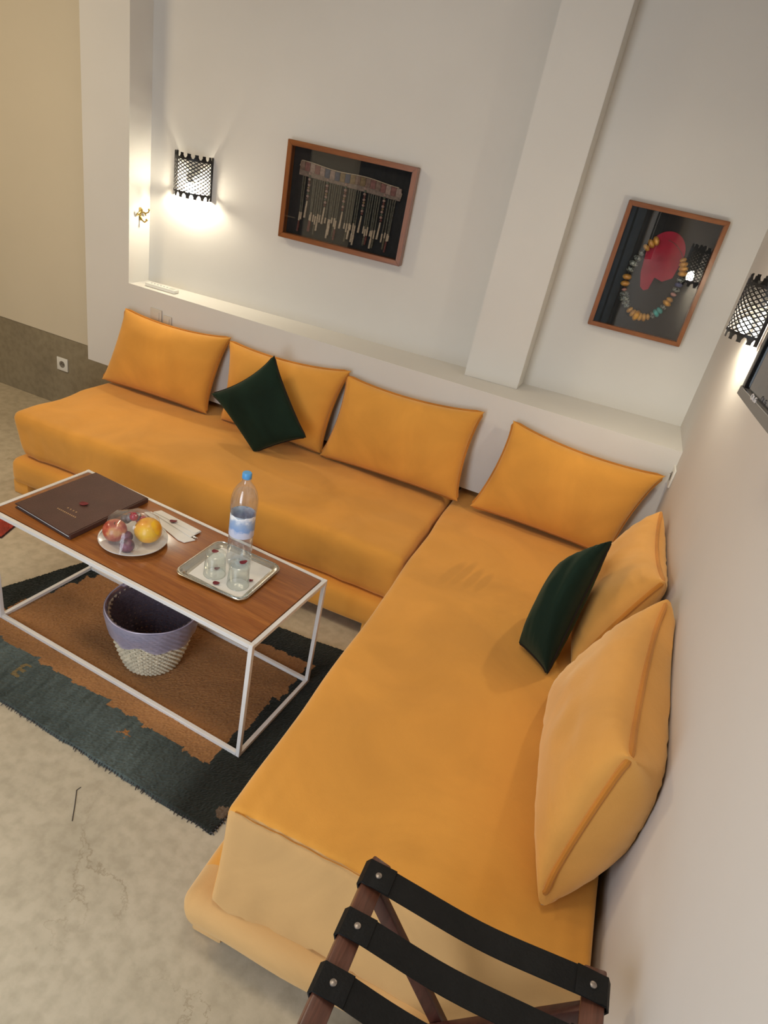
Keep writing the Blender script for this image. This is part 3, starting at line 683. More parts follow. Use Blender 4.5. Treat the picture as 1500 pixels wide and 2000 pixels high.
def fruit(name, label, cat, loc, r, mat, dent=0.12, tall=0.95, stem=True, tilt=(0, 0)):
    root = thing(name, label, cat, (loc[0], loc[1], loc[2]))
    prof = [(0, -r * tall * 0.92)]
    for k in range(1, 18):
        a = -pi / 2 + pi * k / 18; rr_ = r * cos(a); zz = r * tall * sin(a)
        zz -= dent * r * math.exp(-(rr_ / (0.33 * r)) ** 2) * (1 if a > 0 else -0.4); prof.append((rr_, zz))
    prof.append((0, r * tall * 1.0 - dent * r))
    bm = lathe(prof, 28)
    bm.transform(Matrix.Rotation(tilt[0], 4, 'X') @ Matrix.Rotation(tilt[1], 4, 'Y'))
    obj('skin', bm, mat, root)
    if stem:
        bm = tube([(0, 0, r * tall - dent * r), (0.001, 0, r * tall + 0.004), (0.004, 0, r * tall + 0.011)], 0.0015, 6)
        bm.transform(Matrix.Rotation(tilt[0], 4, 'X') @ Matrix.Rotation(tilt[1], 4, 'Y')); obj('stem', bm, STEM, root)
    return root
fruit('apple', 'red and yellow apple at the left on the white plate', 'fruit', (-1.797, -1.440, ZT + 0.0495), 0.041, APPLE, tilt=(0.3, 0.2))
fruit('orange', 'bright yellow orange at the right on the white plate', 'fruit', (-1.708, -1.378, ZT + 0.0550), 0.047, ORANGE, dent=0.05, tilt=(0.2, -0.1), stem=False)
fruit('plum', 'dark purple plum at the front of the white plate', 'fruit', (-1.722, -1.468, ZT + 0.0315), 0.0245, PLUM, dent=0.08, tilt=(0.5, 0.4), stem=False)
fruit('plum', 'dark purple plum between the apple and the orange', 'fruit', (-1.757, -1.428, ZT + 0.0330), 0.021, PLUM, dent=0.08, tilt=(0.2, -0.6), stem=False)
gi = 0
for (dx, dy, dz, r2, mt, lb) in ((-0.043, 0.020, 0.030, 0.0145, GRAPE_D, 'dusty dark grape at the left of the little bunch'), (-0.030, 0.034, 0.040, 0.0145, GRAPE_R, 'bright red grape at the back left of the little bunch'),
        (-0.022, 0.015, 0.046, 0.0145, GRAPE_D, 'dusty dark grape in the middle of the little bunch'), (-0.006, 0.012, 0.056, 0.0145, GRAPE_R, 'bright red grape on top of the bunch, nearest the orange'),
        (-0.012, 0.040, 0.044, 0.0145, GRAPE_D, 'dusty dark grape at the back of the little bunch'), (0.006, 0.046, 0.036, 0.0145, GRAPE_R, 'deep red grape behind the orange'),
        (-0.047, 0.038, 0.020, 0.0145, GRAPE_D, 'dusty dark grape low at the far edge of the bunch'), (-0.012, 0.056, 0.026, 0.0145, GRAPE_R, 'deep red grape low at the back of the bunch')):
    o = obj('grape', ball((0, 0, 0), r2, 3, (1, 1, 1.1)), mt); o.location = (PX + dx * 1.2 + 0.004, PY + dy * 0.9 - 0.006, ZT + dz * 1.15 + 0.036); tag(o, lb, 'fruit', 'grapes on the plate')
def wrapmod(r__, z, a, j):
    k = 1 + 0.05 * sin(5 * a + z * 40) + 0.03 * sin(11 * a + 1 + z * 90)
    return r__ * k, z + 0.004 * sin(3 * a + r__ * 60)
wrapb = lathe([(0.111, 0.021), (0.103, 0.030), (0.092, 0.052), (0.083, 0.082), (0.064, 0.102), (0.036, 0.111), (0.010, 0.113), (0, 0.113)], 64, mod=wrapmod)
o = obj('cling_film', wrapb, CLING); o.location = (PX, PY, ZT); tag(o, 'clear plastic film stretched over the fruit plate', 'plastic wrap')

# napkins with cutlery
def folded(poly, z0, z1): return prism(poly, z0, z1, bev=0.0008)
npk = thing('paper_napkin', 'folded white paper napkin beside the fruit plate, under the wider one', 'napkin', (-1.72, -1.25, ZT))
obj('fold', folded([(-1.850, -1.222), (-1.832, -1.202), (-1.591, -1.262), (-1.612, -1.300), (-1.640, -1.300)], ZT + 0.0005, ZT + 0.0035), PAPER, npk, world=True, smooth=False)
npk = thing('paper_napkin', 'wider folded white paper napkin with a petal on it', 'napkin', (-1.71, -1.22, ZT + 0.004))
obj('fold', folded([(-1.822, -1.212), (-1.805, -1.178), (-1.605, -1.206), (-1.612, -1.262)], ZT + 0.0040, ZT + 0.0075), PAPER, npk, world=True, smooth=False)
obj('fold', folded([(-1.820, -1.207), (-1.805, -1.180), (-1.607, -1.207), (-1.611, -1.235)], ZT + 0.0077, ZT + 0.0100), PAPER, npk, world=True, smooth=False)
kn = obj('knife', (lambda b2: (ball((-1.602, -1.252, ZT + 0.0060), 0.009, 2, (1, 0.7, 0.2), bm=b2), b2)[-1])(tube([(-1.60, -1.252, ZT + 0.0060), (-1.588, -1.255, ZT + 0.0060)], 0.0018, 6)), CUTLERY)
kn.location = (0, 0, 0); tag(kn, 'steel knife end poking out of the napkin', 'knife')
petal(-1.722, -1.222, ZT + 0.0102, 0.014, 0.008, 0.4, 'small dark red petal on the wider paper napkin')

# tray -------------------------------------------------------------------------
CXT, CYT = -1.388, -1.352
tray = thing('serving_tray', 'square silver metal tray with raised rim on the coffee table', 'tray', (CXT, CYT, ZT), -0.03)
def rrect(hx, hy, r__, n_=6):
    pts = []
    for cx, cy, a0 in ((hx - r__, hy - r__, 0), (-hx + r__, hy - r__, pi / 2), (-hx + r__, -hy + r__, pi), (hx - r__, -hy + r__, 3 * pi / 2)):
        for k in range(n_ + 1): a = a0 + pi / 2 * k / n_; pts.append((cx + r__ * cos(a), cy + r__ * sin(a)))
    return pts
bm = bmesh.new(); rings = []
for (d, z) in ((-0.020, 0.0035), (-0.014, 0.0045), (-0.011, 0.0075), (0.0, 0.0125), (0.008, 0.0135), (0.0095, 0.0125), (0.0085, 0.011), (0.0, 0.010), (-0.010, 0.0045), (-0.016, 0.0006)):
    rings.append([bm.verts.new((x, y, z)) for x, y in rrect(0.129 + d, 0.120 + d, 0.030 + d * 0.6)])
for A, B in zip(rings[:-1], rings[1:]):
    for k in range(len(A)): bm.faces.new((A[k], A[(k + 1) % len(A)], B[(k + 1) % len(A)], B[k]))
bm.faces.new(rings[0]); bm.faces.new(rings[-1][::-1])
obj('tray_body', bm, SILVER, tray)
bm = bmesh.new()
loop = rrect(0.1345, 0.1255, 0.034, 6); dense = []
for i in range(len(loop)):
    p, q = Vector(loop[i]), Vector(loop[(i + 1) % len(loop)]); n_ = max(1, int((q - p).length / 0.008))
    for k in range(n_): dense.append(p.lerp(q, k / n_))
obj('beaded_rim', tube([(p.x, p.y, 0.0132 + 0.0007 * (i % 2)) for i, p in enumerate(dense)], 0.0022, 6, closed=True), SILVER, tray)
dl = prism([(-1.487, -1.447), (-1.277, -1.466), (-1.275, -1.256), (-1.490, -1.245)], ZT + 0.0040, ZT + 0.0048)
o = obj('paper_liner', dl, PAPER, None, smooth=False); tag(o, 'square white paper sheet lying in the silver tray', 'paper')
ZR = ZT + 0.0049
def tumbler(x, y, label):
    """drinking glass standing upside down"""
    t = thing('drinking_glass', label, 'glass', (x, y, ZR), 0, 'upturned glasses on the tray')
    obj('glass_wall', lathe([(0.036, 0.0005), (0.0372, 0.001), (0.0365, 0.030), (0.0345, 0.060), (0.0350, 0.078), (0.0340, 0.084), (0.030, 0.087), (0, 0.0875)], 40), TUMBLER, t)
    obj('inner_wall', lathe([(0.0355, 0.001), (0.0345, 0.030), (0.0325, 0.060), (0.030, 0.072), (0.0, 0.074)], 40), TUMBLER, t)
    obj('rim', tube([(0.0365 * cos(2 * pi * k / 36), 0.0365 * sin(2 * pi * k / 36), 0.001) for k in range(36)], 0.0010, 6, closed=True), TUMBLER, t)
    return t
tumbler(-1.418, -1.398, 'upturned clear drinking glass at the left of the tray, petal on top')
tumbler(-1.322, -1.403, 'upturned clear drinking glass in front of the water bottle, petal on top')
petal(-1.424, -1.398, ZR + 0.0877, 0.012, 0.009, 0.1, 'dark red petal on the left upturned glass')
petal(-1.316, -1.398, ZR + 0.0877, 0.013, 0.009, 0.9, 'dark red petal on the upturned glass by the bottle')
petal(-1.384, -1.442, ZR, 0.012, 0.009, 0.1, 'dark red petal on the paper at the front of the tray')
petal(-1.428, -1.372, ZR, 0.009, 0.007, 0.6, 'dark red petal seen through the left upturned glass')
petal(-1.300, -1.362, ZR, 0.009, 0.006, 0.3, 'tiny dark red petal beside the right glass on the tray paper')

# water bottle
BX, BY = -1.392, -1.290
bottle = thing('water_bottle', 'clear plastic water bottle with sky blue cap standing on the tray', 'bottle', (BX, BY, ZR))
bp_ = [(0, 0.004), (0.022, 0.003), (0.036, 0.0005), (0.0425, 0.010), (0.0435, 0.030), (0.0418, 0.045), (0.0435, 0.058), (0.0418, 0.072), (0.0435, 0.085), (0.0425, 0.100),
       (0.0425, 0.110), (0.0425, 0.190), (0.0425, 0.205), (0.0445, 0.214), (0.0450, 0.235), (0.0440, 0.255), (0.0395, 0.276), (0.030, 0.295), (0.019, 0.309), (0.0145, 0.316), (0.0135, 0.322), (0.0165, 0.324), (0.0165, 0.327), (0.0130, 0.328), (0.0130, 0.335)]
def bmod(r__, z, a, j):
    if 0.21 < z < 0.30: return r__ * (1 + 0.035 * abs(sin(4 * a + z * 26))), z
    return r__, z
obj('body', lathe([(a, c * 1.035) for a, c in bp_], 40, mod=bmod), BOTTLE, bottle)
obj('water', lathe([(0, 0.006), (0.036, 0.005), (0.0405, 0.012), (0.0415, 0.030), (0.0400, 0.045), (0.0415, 0.058), (0.0400, 0.072), (0.0415, 0.085), (0.0408, 0.19), (0.0425, 0.216), (0.0425, 0.252), (0.0375, 0.275), (0.030, 0.290), (0, 0.290)], 36), WATER, bottle)
obj('label', lathe([(0.0431, 0.122), (0.0433, 0.123), (0.0433, 0.205), (0.0431, 0.206)], 40), LABEL, bottle, label='pale blue and white printed wrap')
def capmod(r__, z, a, j): return (r__ * (1 + 0.03 * (1 if int(a / (2 * pi) * 48) % 2 else 0)) if j in (1, 2) else r__), z
obj('cap', lathe([(0.0150, 0.326), (0.0155, 0.327), (0.0155, 0.344), (0.0140, 0.347), (0, 0.3475)], 48, (0, 0, 0.0115), mod=capmod), CAP, bottle, label='sky blue screw cap')

# ------------------------------------------------------------------ waste basket
WX, WY, WH = -1.655, -1.405, 0.245
bk = thing('waste_basket', 'woven straw waste basket with a lilac bag, under the coffee table', 'waste basket', (WX, WY, 0.018))
STRAW = plain('pale_straw', (0.58, 0.50, 0.36), 0.8, var=0.25, scale=50, bump=0.3, bscale=200)
def rad(z): return 0.098 + 0.058 * (z / WH) ** 0.9 + 0.006 * sin(pi * z / WH)
nst = 40; rows = 22
bm = bmesh.new()
for rI in range(rows):
    z = 0.006 + (WH - 0.01) * rI / (rows - 1); pts = []
    for k in range(nst * 4):
        a = 2 * pi * k / (nst * 4); w = 0.0030 * cos(nst * a + pi * (rI % 2)); pts.append(((rad(z) + w) * cos(a), (rad(z) + w) * sin(a), z))
    tube(pts, 0.0050, 5, closed=True, bm=bm)
obj('woven_strand', bm, STRAW, bk, kind='stuff')
bm = bmesh.new()
for k in range(nst):
    a = 2 * pi * k / nst; tube([((rad(z)) * cos(a), (rad(z)) * sin(a), z) for z in [WH * t / 8 for t in range(9)]], 0.0028, 5, bm=bm)
obj('upright_stake', bm, STRAW, bk, kind='stuff')
obj('bottom', lathe([(0, 0.001), (0.096, 0.001), (0.098, 0.006), (0, 0.008)], 40), STRAW, bk)
def lmod(r__, z, a, j):
    w = 0.010 * noise.noise(Vector((cos(a) * 2.2, sin(a) * 2.2, z * 14))) + 0.005 * noise.noise(Vector((cos(a) * 6, sin(a) * 6, z * 30)))
    return max(0.001, r__ + w), z + 0.6 * w
inner = [(0.0, 0.020), (0.05, 0.018), (0.085, 0.025), (0.095, 0.06), (0.108, 0.10), (0.120, 0.15), (0.138, 0.20), (0.150, 0.235), (0.162, WH + 0.012)]
obj('bag_lining', lathe(inner, 72, mod=lmod), LINER, bk, label='thin lilac plastic bag inside')
def cmod(r__, z, a, j):
    if j < 2: return r__, z
    hem = 0.020 * noise.noise(Vector((cos(a) * 1.5, sin(a) * 1.5, 3))) + 0.006 * sin(9 * a)
    w = 0.004 * noise.noise(Vector((cos(a) * 7, sin(a) * 7, z * 60)))
    return r__ + w + 0.002, z + (hem if j >= 5 else hem * 0.3)
cuff = [(0.162, WH + 0.012), (0.170, WH + 0.011), (rad(0.235) + 0.014, 0.232), (rad(0.21) + 0.013, 0.212), (rad(0.185) + 0.012, 0.190), (rad(0.165) + 0.011, 0.168), (rad(0.15) + 0.010, 0.152)]
obj('bag_cuff', lathe(cuff, 96, mod=cmod), LINER_OUT, bk, label='lilac plastic folded over the rim')
obj('bag_edge', tube([((0.1665) * cos(2 * pi * k / 60), (0.1665) * sin(2 * pi * k / 60), WH + 0.012 + 0.002 * sin(5 * k * 2 * pi / 60)) for k in range(60)], 0.0022, 6, closed=True), plain('shiny_lilac_edge', (0.55, 0.50, 0.62), 0.3), bk)

# ------------------------------------------------------------------ framed pieces on the niche wall (frame: x along the wall, -y out of it)
def wall_thing(name, label, cat, x, z, group=None):
    return thing(name, label, cat, (x, back(x), z), BA, group)
def shadow_box(root, W, H, D, fw):
    hw, hh = W / 2, H / 2
    rails = ((('H'), [(-hw, hh), (hw, hh), (hw - fw, hh - fw), (-hw + fw, hh - fw)]), ('H', [(-hw, -hh), (hw, -hh), (hw - fw, -hh + fw), (-hw + fw, -hh + fw)]),
             ('V', [(-hw, -hh), (-hw, hh), (-hw + fw, hh - fw), (-hw + fw, -hh + fw)]), ('V', [(hw, -hh), (hw, hh), (hw - fw, hh - fw), (hw - fw, -hh + fw)]))
    for kind, pl in rails:
        pl = [tuple(Vector(p) * 0.9985) for p in pl]
        bm = prism(pl, 0.002, D, bev=0.002); bm.transform(Matrix.Rotation(pi / 2, 4, 'X'))
        obj('frame_rail', bm, WOOD_FRAME_H if kind == 'H' else WOOD_FRAME_V, root)
    obj('backing', box(-hw + fw - 0.003, hw - fw + 0.003, -0.008, -0.003, -hh + fw - 0.003, hh - fw + 0.003), plain('charcoal_backing_cloth', (0.012, 0.012, 0.013), 0.9, var=0.2, scale=60), root, smooth=False)
    obj('glass_pane', box(-hw + fw - 0.001, hw - fw + 0.001, -D + 0.006, -D + 0.004, -hh + fw - 0.001, hh - fw + 0.001), PANE, root, smooth=False)
F1 = wall_thing('framed_textile', 'wood-framed shadow box holding a fringed beaded textile, between lamp and pilaster', 'picture', -1.855, 1.602)
shadow_box(F1, 0.655, 0.440, 0.050, 0.024)
BANDC = [plain('band_cloth_%s' % n_, c, 0.9, var=0.3, scale=80) for n_, c in (('brown', (0.17, 0.11, 0.085)), ('blue', (0.075, 0.08, 0.11)), ('red', (0.19, 0.085, 0.075)), ('ochre', (0.19, 0.13, 0.07)), ('pink', (0.27, 0.19, 0.16)))]
TAUPE = plain('taupe_cloth', (0.19, 0.14, 0.115), 0.9, var=0.3, scale=90, bump=0.4, bscale=300)
CORD = plain('dark_cord', (0.095, 0.09, 0.07), 0.9, var=0.4, scale=120); REED = plain('cream_thread_wrap', (0.42, 0.33, 0.24), 0.7, var=0.25, scale=150)
TASSEL = plain('dark_red_tassel', (0.12, 0.04, 0.035), 0.9, var=0.4, scale=120); TASSEL_G = plain('olive_tassel', (0.09, 0.08, 0.055), 0.9, var=0.4, scale=120)
BEADP = plain('pinkish_bead', (0.30, 0.19, 0.16), 0.4); BEADG = plain('green_bead', (0.07, 0.09, 0.06), 0.4)
def bandz(x): return 0.124 - 0.016 * ((x + 0.26) / 0.52) + 0.004 * sin(x * 20)
obj('band_strip', (lambda b2: b2)(xf(box(-0.262, 0.266, -0.021, -0.014, -0.052, -0.026, 0.002), Matrix.Translation((0, 0, 0.122)) @ Matrix.Rotation(0.030, 4, 'Y'))), TAUPE, F1)
for k in range(20):
    x = -0.248 + k * 0.0262
    obj('band_patch', box(x - 0.0128, x + 0.0128, -0.024, -0.013, bandz(x) - 0.027, bandz(x) + 0.012, 0.0025), BANDC[(k * 7 + k // 3) % 5], F1)
obj('band_piping', tube([(-0.262, -0.020, bandz(-0.262) - 0.01), (-0.255, -0.020, bandz(-0.255) + 0.014)] + [(-0.25 + 0.026 * k, -0.020, bandz(-0.25 + 0.026 * k) + 0.0145) for k in range(20)] + [(0.266, -0.020, bandz(0.26) - 0.01), (0.262, -0.020, bandz(0.26) - 0.030)], 0.0022, 6), REED, F1)
drops = [-0.205, -0.110, -0.015, 0.085, 0.185]
nc = 44; cb = None; cmesh = {}
for k in range(nc):
    x = -0.240 + 0.480 * k / (nc - 1)
    if min(abs(x - d) for d in drops) < 0.014: continue
    z0 = bandz(x) - 0.028; z1 = -0.080 - 0.012 * (x + 0.24) / 0.48 + random.uniform(-.008, .008); sw = random.uniform(-.004, .004)
    obj('cord', tube([(x, -0.017, z0), (x + sw * 0.5, -0.018, (z0 + z1) / 2), (x + sw, -0.018, z1)], 0.0034, 5), CORD, F1)
    x += sw
    L = random.choice((0.026, 0.034, 0.040))
    obj('thread_wrap', tube([(x, -0.018, z1), (x - 0.001, -0.018, z1 - L)], 0.0042, 6), REED, F1)
    if k % 3 != 1:
        z2 = z1 - L
        obj('tassel', tube([(x, -0.018, z2), (x - 0.001, -0.018, z2 - 0.010), (x - 0.003, -0.018, z2 - 0.042 - 0.01 * random.random())], [0.0025, 0.0052, 0.0048], 6), random.choice((TASSEL, TASSEL_G, REED)), F1)
for d in drops:
    z0 = bandz(d) - 0.034
    for q in range(10):
        obj('bead', ball((d + random.uniform(-.001, .001), -0.020, z0 - q * 0.0125), 0.0068 if q % 2 else 0.0078, 1), (BEADP, BEADG, BEADP, TASSEL, BEADP, BANDC[3])[q % 6], F1)
    obj('thread_wrap', tube([(d, -0.019, z0 - 0.122), (d - 0.005, -0.019, z0 - 0.20)], [0.0038, 0.0055], 6), REED, F1)

F2 = wall_thing('framed_necklace', 'wood-framed shadow box holding a bead necklace, at the right of the pilaster', 'picture', -0.369, 1.610)
shadow_box(F2, 0.428, 0.542, 0.042, 0.020)
REDC = plain('crimson_felt', (0.30, 0.012, 0.035), 0.9, var=0.2, scale=20, sheen=0.3)
AMB = fruit_mat('amber_bead', [(0.4, (0.38, 0.17, 0.03)), (0.6, (0.52, 0.27, 0.05))], 0.35, scale=60)
GLB = fruit_mat('mottled_glass_bead', [(0.35, (0.015, 0.015, 0.02)), (0.5, (0.10, 0.12, 0.11)), (0.65, (0.28, 0.30, 0.27))], 0.2, scale=120)
TURQ = plain('turquoise_bead', (0.06, 0.30, 0.28), 0.25, var=0.3, scale=90); PINKB = plain('pale_pink_bead', (0.45, 0.22, 0.19), 0.3); BLUEB = plain('blue_bead', (0.05, 0.06, 0.16), 0.25)
# round-topped crimson patch
pts = [(0.085 * cos(a), 0.050 + 0.075 * sin(a)) for a in [pi * k / 16 for k in range(17)]] + [(-0.075, -0.03), (-0.055, -0.078), (-0.035, -0.088), (-0.015, -0.080), (-0.008, -0.035), (0.03, -0.045), (0.07, -0.025)]
bm = prism([(x * 0.96 + 0.010, y * 1.22 + 0.034) for x, y in pts], 0.008, 0.012, bev=0.001); bm.transform(Matrix.Rotation(pi / 2, 4, 'X')); obj('felt_patch', bm, REDC, F2)
pth = []
for k in range(60):
    a = pi / 2 + 2 * pi * (k + 0.5) / 60; rx, rz = 0.112, 0.168
    pth.append((a, Vector((rx * cos(a) + 0.004 * sin(3 * a), -0.022, rz * sin(a) - 0.018))))
obj('string', tube([p for a, p in pth[5:]] , 0.0012, 5, bm=None), CORD, F2)
seq = []
def beads_between(a0, a1, spec):
    n_ = len(spec)
    for k, (mat_, r__) in enumerate(spec):
        a = math.radians(a0 + (a1 - a0) * (k + 0.5) / n_); rx, rz = 0.112, 0.168
        r__ *= 1.28; c = (rx * cos(a) + 0.004 * sin(3 * a), -0.022 - 0.0, rz * sin(a) - 0.018)
        sq = 0.62
        b2 = bmesh.new(); bmesh.ops.create_icosphere(b2, subdivisions=2, radius=1.0)
        tang = atan2(rz * cos(a), -rx * sin(a))
        b2.transform(Matrix.Translation(c) @ Matrix.Rotation(-tang, 4, 'Y') @ Matrix.Diagonal((r__ * sq, r__ * 0.85, r__, 1)))
        obj('bead', b2, mat_, F2)
A_, G_, T_, P_2, B_ = (AMB, 0.0165), (GLB, 0.015), (TURQ, 0.014), (PINKB, 0.009), (BLUEB, 0.014)
beads_between(108, 140, [A_, A_, (AMB, 0.014)])
beads_between(142, 178, [(GLB, 0.012), (GLB, 0.016), (GLB, 0.018), (GLB, 0.016)])
beads_between(180, 200, [A_, A_])
beads_between(201, 236, [P_2, (GLB, 0.017), (GLB, 0.019), (GLB, 0.016), (GLB, 0.014)])
beads_between(238, 292, [(AMB, 0.013), (AMB, 0.015), (AMB, 0.020), (AMB, 0.015), (AMB, 0.015), (AMB, 0.012)])
beads_between(294, 326, [(GLB, 0.014), (TURQ, 0.016), T_, (GLB, 0.013)])
beads_between(327, 340, [A_, (AMB, 0.013)])
beads_between(342, 372, [(PINKB, 0.011), (GLB, 0.015), B_, (GLB, 0.015)])
beads_between(374, 402, [A_, A_, (AMB, 0.0155), (AMB, 0.012)])

# ------------------------------------------------------------------ perforated wall lamps
def sconce(name, label, loc, rotz, R0=0.100, depth=0.085, z0=0.0, H=0.145, teeth=0.030):
    root = thing(name, label, 'lamp', loc, rotz, 'perforated iron wall lamps')
    ncx, ncz = 20, 12; th = 0.0016
    def S(u, z, off=0.0):           # half-ellipse shade bulging to -y
        a = pi * u; return Vector(((R0 + off) * -cos(a), -(0.012 + (depth + off) * sin(a)), z))
    bm = bmesh.new(); ncx, rows2 = 11, 17; hz = H / rows2
    for k in range(rows2 + 1):
        zc = z0 + k * hz; off = 0.5 if k % 2 else 0.0
        for i in range(ncx + (0 if k % 2 else 1)):
            uc = (i + off) / ncx; hu = 0.5 / ncx
            cn = [(uc - hu, zc), (uc, zc - hz), (uc + hu, zc), (uc, zc + hz)]; f_ = 0.66
            ho = [(uc + (a - uc) * f_, zc + (c - zc) * f_) for a, c in cn]
            for q in range(4):
                ps = [cn[q], cn[(q + 1) % 4], ho[(q + 1) % 4], ho[q]]
                if any(p[0] < -1e-6 or p[0] > 1 + 1e-6 for p in ps): continue
                ps = [(p[0], min(max(p[1], z0), z0 + H)) for p in ps]
                if max(p[1] for p in ps) - min(p[1] for p in ps) < 1e-5: continue
                try: bm.faces.new([bm.verts.new(S(*p)) for p in ps])
                except ValueError: pass
    bmesh.ops.remove_doubles(bm, verts=bm.verts, dist=1e-5); bmesh.ops.dissolve_degenerate(bm, edges=bm.edges, dist=1e-5)
    g_ = bmesh.ops.solidify(bm, geom=list(bm.faces), thickness=th)
    obj('pierced_shade', bm, BLACK_IRON, root, smooth=False)
    for zb_, sgn, nm in ((z0 + H, 1, 'top_tooth'), (z0, -1, 'bottom_tooth')):
        bm = bmesh.new()
        for i in range(ncx * 2):
            a, c = i / (ncx * 2), (i + 1) / (ncx * 2); bm.faces.new([bm.verts.new(S(a, zb_)), bm.verts.new(S(c, zb_)), bm.verts.new(S(c, zb_ + sgn * 0.010)), bm.verts.new(S(a, zb_ + sgn * 0.010))])
        bmesh.ops.remove_doubles(bm, verts=bm.verts, dist=1e-5); bmesh.ops.solidify(bm, geom=list(bm.faces), thickness=th)
        obj('band', bm, BLACK_IRON, root, smooth=False)
        nt_ = 8
        for i in range(nt_):
            um = (i + 0.5) / nt_; w0, w1 = 0.40 / nt_, 0.24 / nt_; bm = bmesh.new()
            za, zb2 = zb_ + sgn * 0.010, zb_ + sgn * teeth
            rows_ = [(za, w0), ((za + zb2) / 2, w1), (zb2, w1)]
            vs = [[bm.verts.new(S(um + s * w, z)) for s in (-1, 0, 1)] for z, w in rows_]
            for A, B in zip(vs[:-1], vs[1:]):
                for q in range(2): bm.faces.new((A[q], A[q + 1], B[q + 1], B[q]))
            bmesh.ops.solidify(bm, geom=list(bm.faces), thickness=th); obj(nm, bm, BLACK_IRON, root, smooth=False)
    for s in (-1, 1): obj('side_strip', box(s * R0 - 0.003, s * R0 + 0.003, -0.014, -0.001, z0 - teeth, z0 + H + teeth, 0.001), BLACK_IRON, root)
    obj('wall_plate', box(-0.022, 0.022, -0.006, -0.0005, z0 + 0.01, z0 + 0.12, 0.002), PLASTIC_W, root)
    lh = obj('lamp_holder', lathe([(0, 0.062), (0.030, 0.062), (0.030, 0.065), (0.016, 0.066), (0.016, 0.100), (0.010, 0.105), (0, 0.105)], 20, (0, -0.048, z0 - 0.016)), PLASTIC_W, root)
    obj('holder_arm', tube([(0, -0.004, z0 + 0.079), (0, -0.040, z0 + 0.079)], 0.005, 8), PLASTIC_W, root)
    obj('bulb', lathe([(0, 0.004), (0.010, 0.006), (0.018, 0.016), (0.021, 0.028), (0.018, 0.042), (0.011, 0.056), (0.010, 0.0615), (0, 0.0615)], 24, (0, -0.048, z0 - 0.016)), BULB, lh, label='lit white bulb')
    return root
sconce('wall_lamp', 'black pierced iron wall lamp at the left of the niche', (-2.692, back(-2.692), 1.487), BA)
sconce('wall_lamp', 'black pierced iron wall lamp on the right wall beside the screen', (0.0, -0.430, 1.570), -pi / 2)

# ------------------------------------------------------------------ small wall fittings
hk = thing('robe_hook', 'small brass double hook on the left side of the niche', 'hook', (XN, 0.083, 1.324))
obj('back_plate', box(0.0005, 0.004, -0.008, 0.008, -0.030, 0.034, 0.0015), BRASS, hk)
obj('cross_bar', tube([(0.010, -0.034, -0.004), (0.012, -0.020, 0.010), (0.010, 0.0, 0.014), (0.012, 0.020, 0.010), (0.010, 0.034, -0.004)], 0.0045, 8), BRASS, hk)
for s in (-1, 1):
    pg = obj('prong', tube([(0.004, s * 0.010, 0.012), (0.022, s * 0.020, 0.008), (0.034, s * 0.026, 0.016), (0.036, s * 0.028, 0.026)], 0.0035, 8), BRASS, hk)
    obj('knob', ball((0.036, s * 0.028, 0.029), 0.006, 2), BRASS, pg)
lhk = obj('lower_hook', tube([(0.004, 0, -0.010), (0.016, 0, -0.028), (0.030, 0.002, -0.034), (0.040, 0.004, -0.024)], 0.004, 8), BRASS, hk)
obj('knob', ball((0.041, 0.004, -0.021), 0.0065, 2), BRASS, lhk)

rc = thing('remote_control', 'slim white remote control lying on the niche ledge', 'remote', (-2.782, 0.062, ZL + 0.0005), 0.02)
obj('shell', box(-0.094, 0.094, -0.022, 0.022, 0.0, 0.019, 0.004), PLASTIC_W, rc)
for k in range(6): obj('button', box(-0.07 + 0.02 * k, -0.062 + 0.02 * k, -0.004, 0.004, 0.019, 0.0203, 0.0006), GREY_PRINT, rc)
obj('display', box(0.050, 0.082, -0.014, 0.014, 0.0188, 0.0195), plain('remote_display_grey', (0.45, 0.47, 0.42), 0.3), rc)

def socket(name, label, loc, rotz=0.0, mat=PLASTIC_W, double=False, s=0.042):
    t = thing(name, label, 'socket', loc, rotz)
    obj('cover_plate', box(-s, s, -0.009, -0.0005, -s, s, 0.002), mat, t)
    if not double:
        obj('well', lathe([(0.0215, 0.0), (0.0215, 0.0012), (0.019, 0.0013), (0.0185, -0.002), (0, -0.002)], 28).copy() if False else xf(lathe([(0.0215, 0.0090), (0.0215, 0.0100), (0.019, 0.0101), (0.017, 0.0092), (0, 0.0092)], 28), Matrix.Rotation(pi / 2, 4, 'X')), plain('socket_well_grey', (0.20, 0.18, 0.15), 0.5), t)
        for x in (-0.0095, 0.0095): obj('pin_hole', xf(lathe([(0.0032, 0.0095), (0.0032, 0.0104), (0, 0.0105)], 12), Matrix.Translation((x, 0, 0)) @ Matrix.Rotation(pi / 2, 4, 'X')), DARK, t)
        obj('earth_pin', xf(tube([(0, 0, 0.009), (0, 0, 0.017)], 0.0024, 8), Matrix.Translation((0, 0, 0.010)) @ Matrix.Rotation(pi / 2, 4, 'X')), RIVET, t)
    else:
        obj('rocker', box(-s * 0.62, s * 0.62, -0.0125, -0.009, -s * 0.62, s * 0.62, 0.001), mat, t)
    return t
socket('wall_socket', 'square white wall socket set in the grey cement skirting', (-3.613, YP, 0.289))
sw = socket('light_switch', 'cream square light switch behind the far left cushion', (-2.763, 0.0, 0.848), 0, PLASTIC_WALL, True, 0.036)
sw = socket('light_switch', 'narrow cream wall plate right of the square switch above the far left cushion', (-2.690, 0.0, 0.838), 0, PLASTIC_WALL, True, 0.026)
socket('wall_socket', 'white wall socket on the right wall above the corner cushions', (0.0, -0.035, 0.868), -pi / 2, PLASTIC_W)

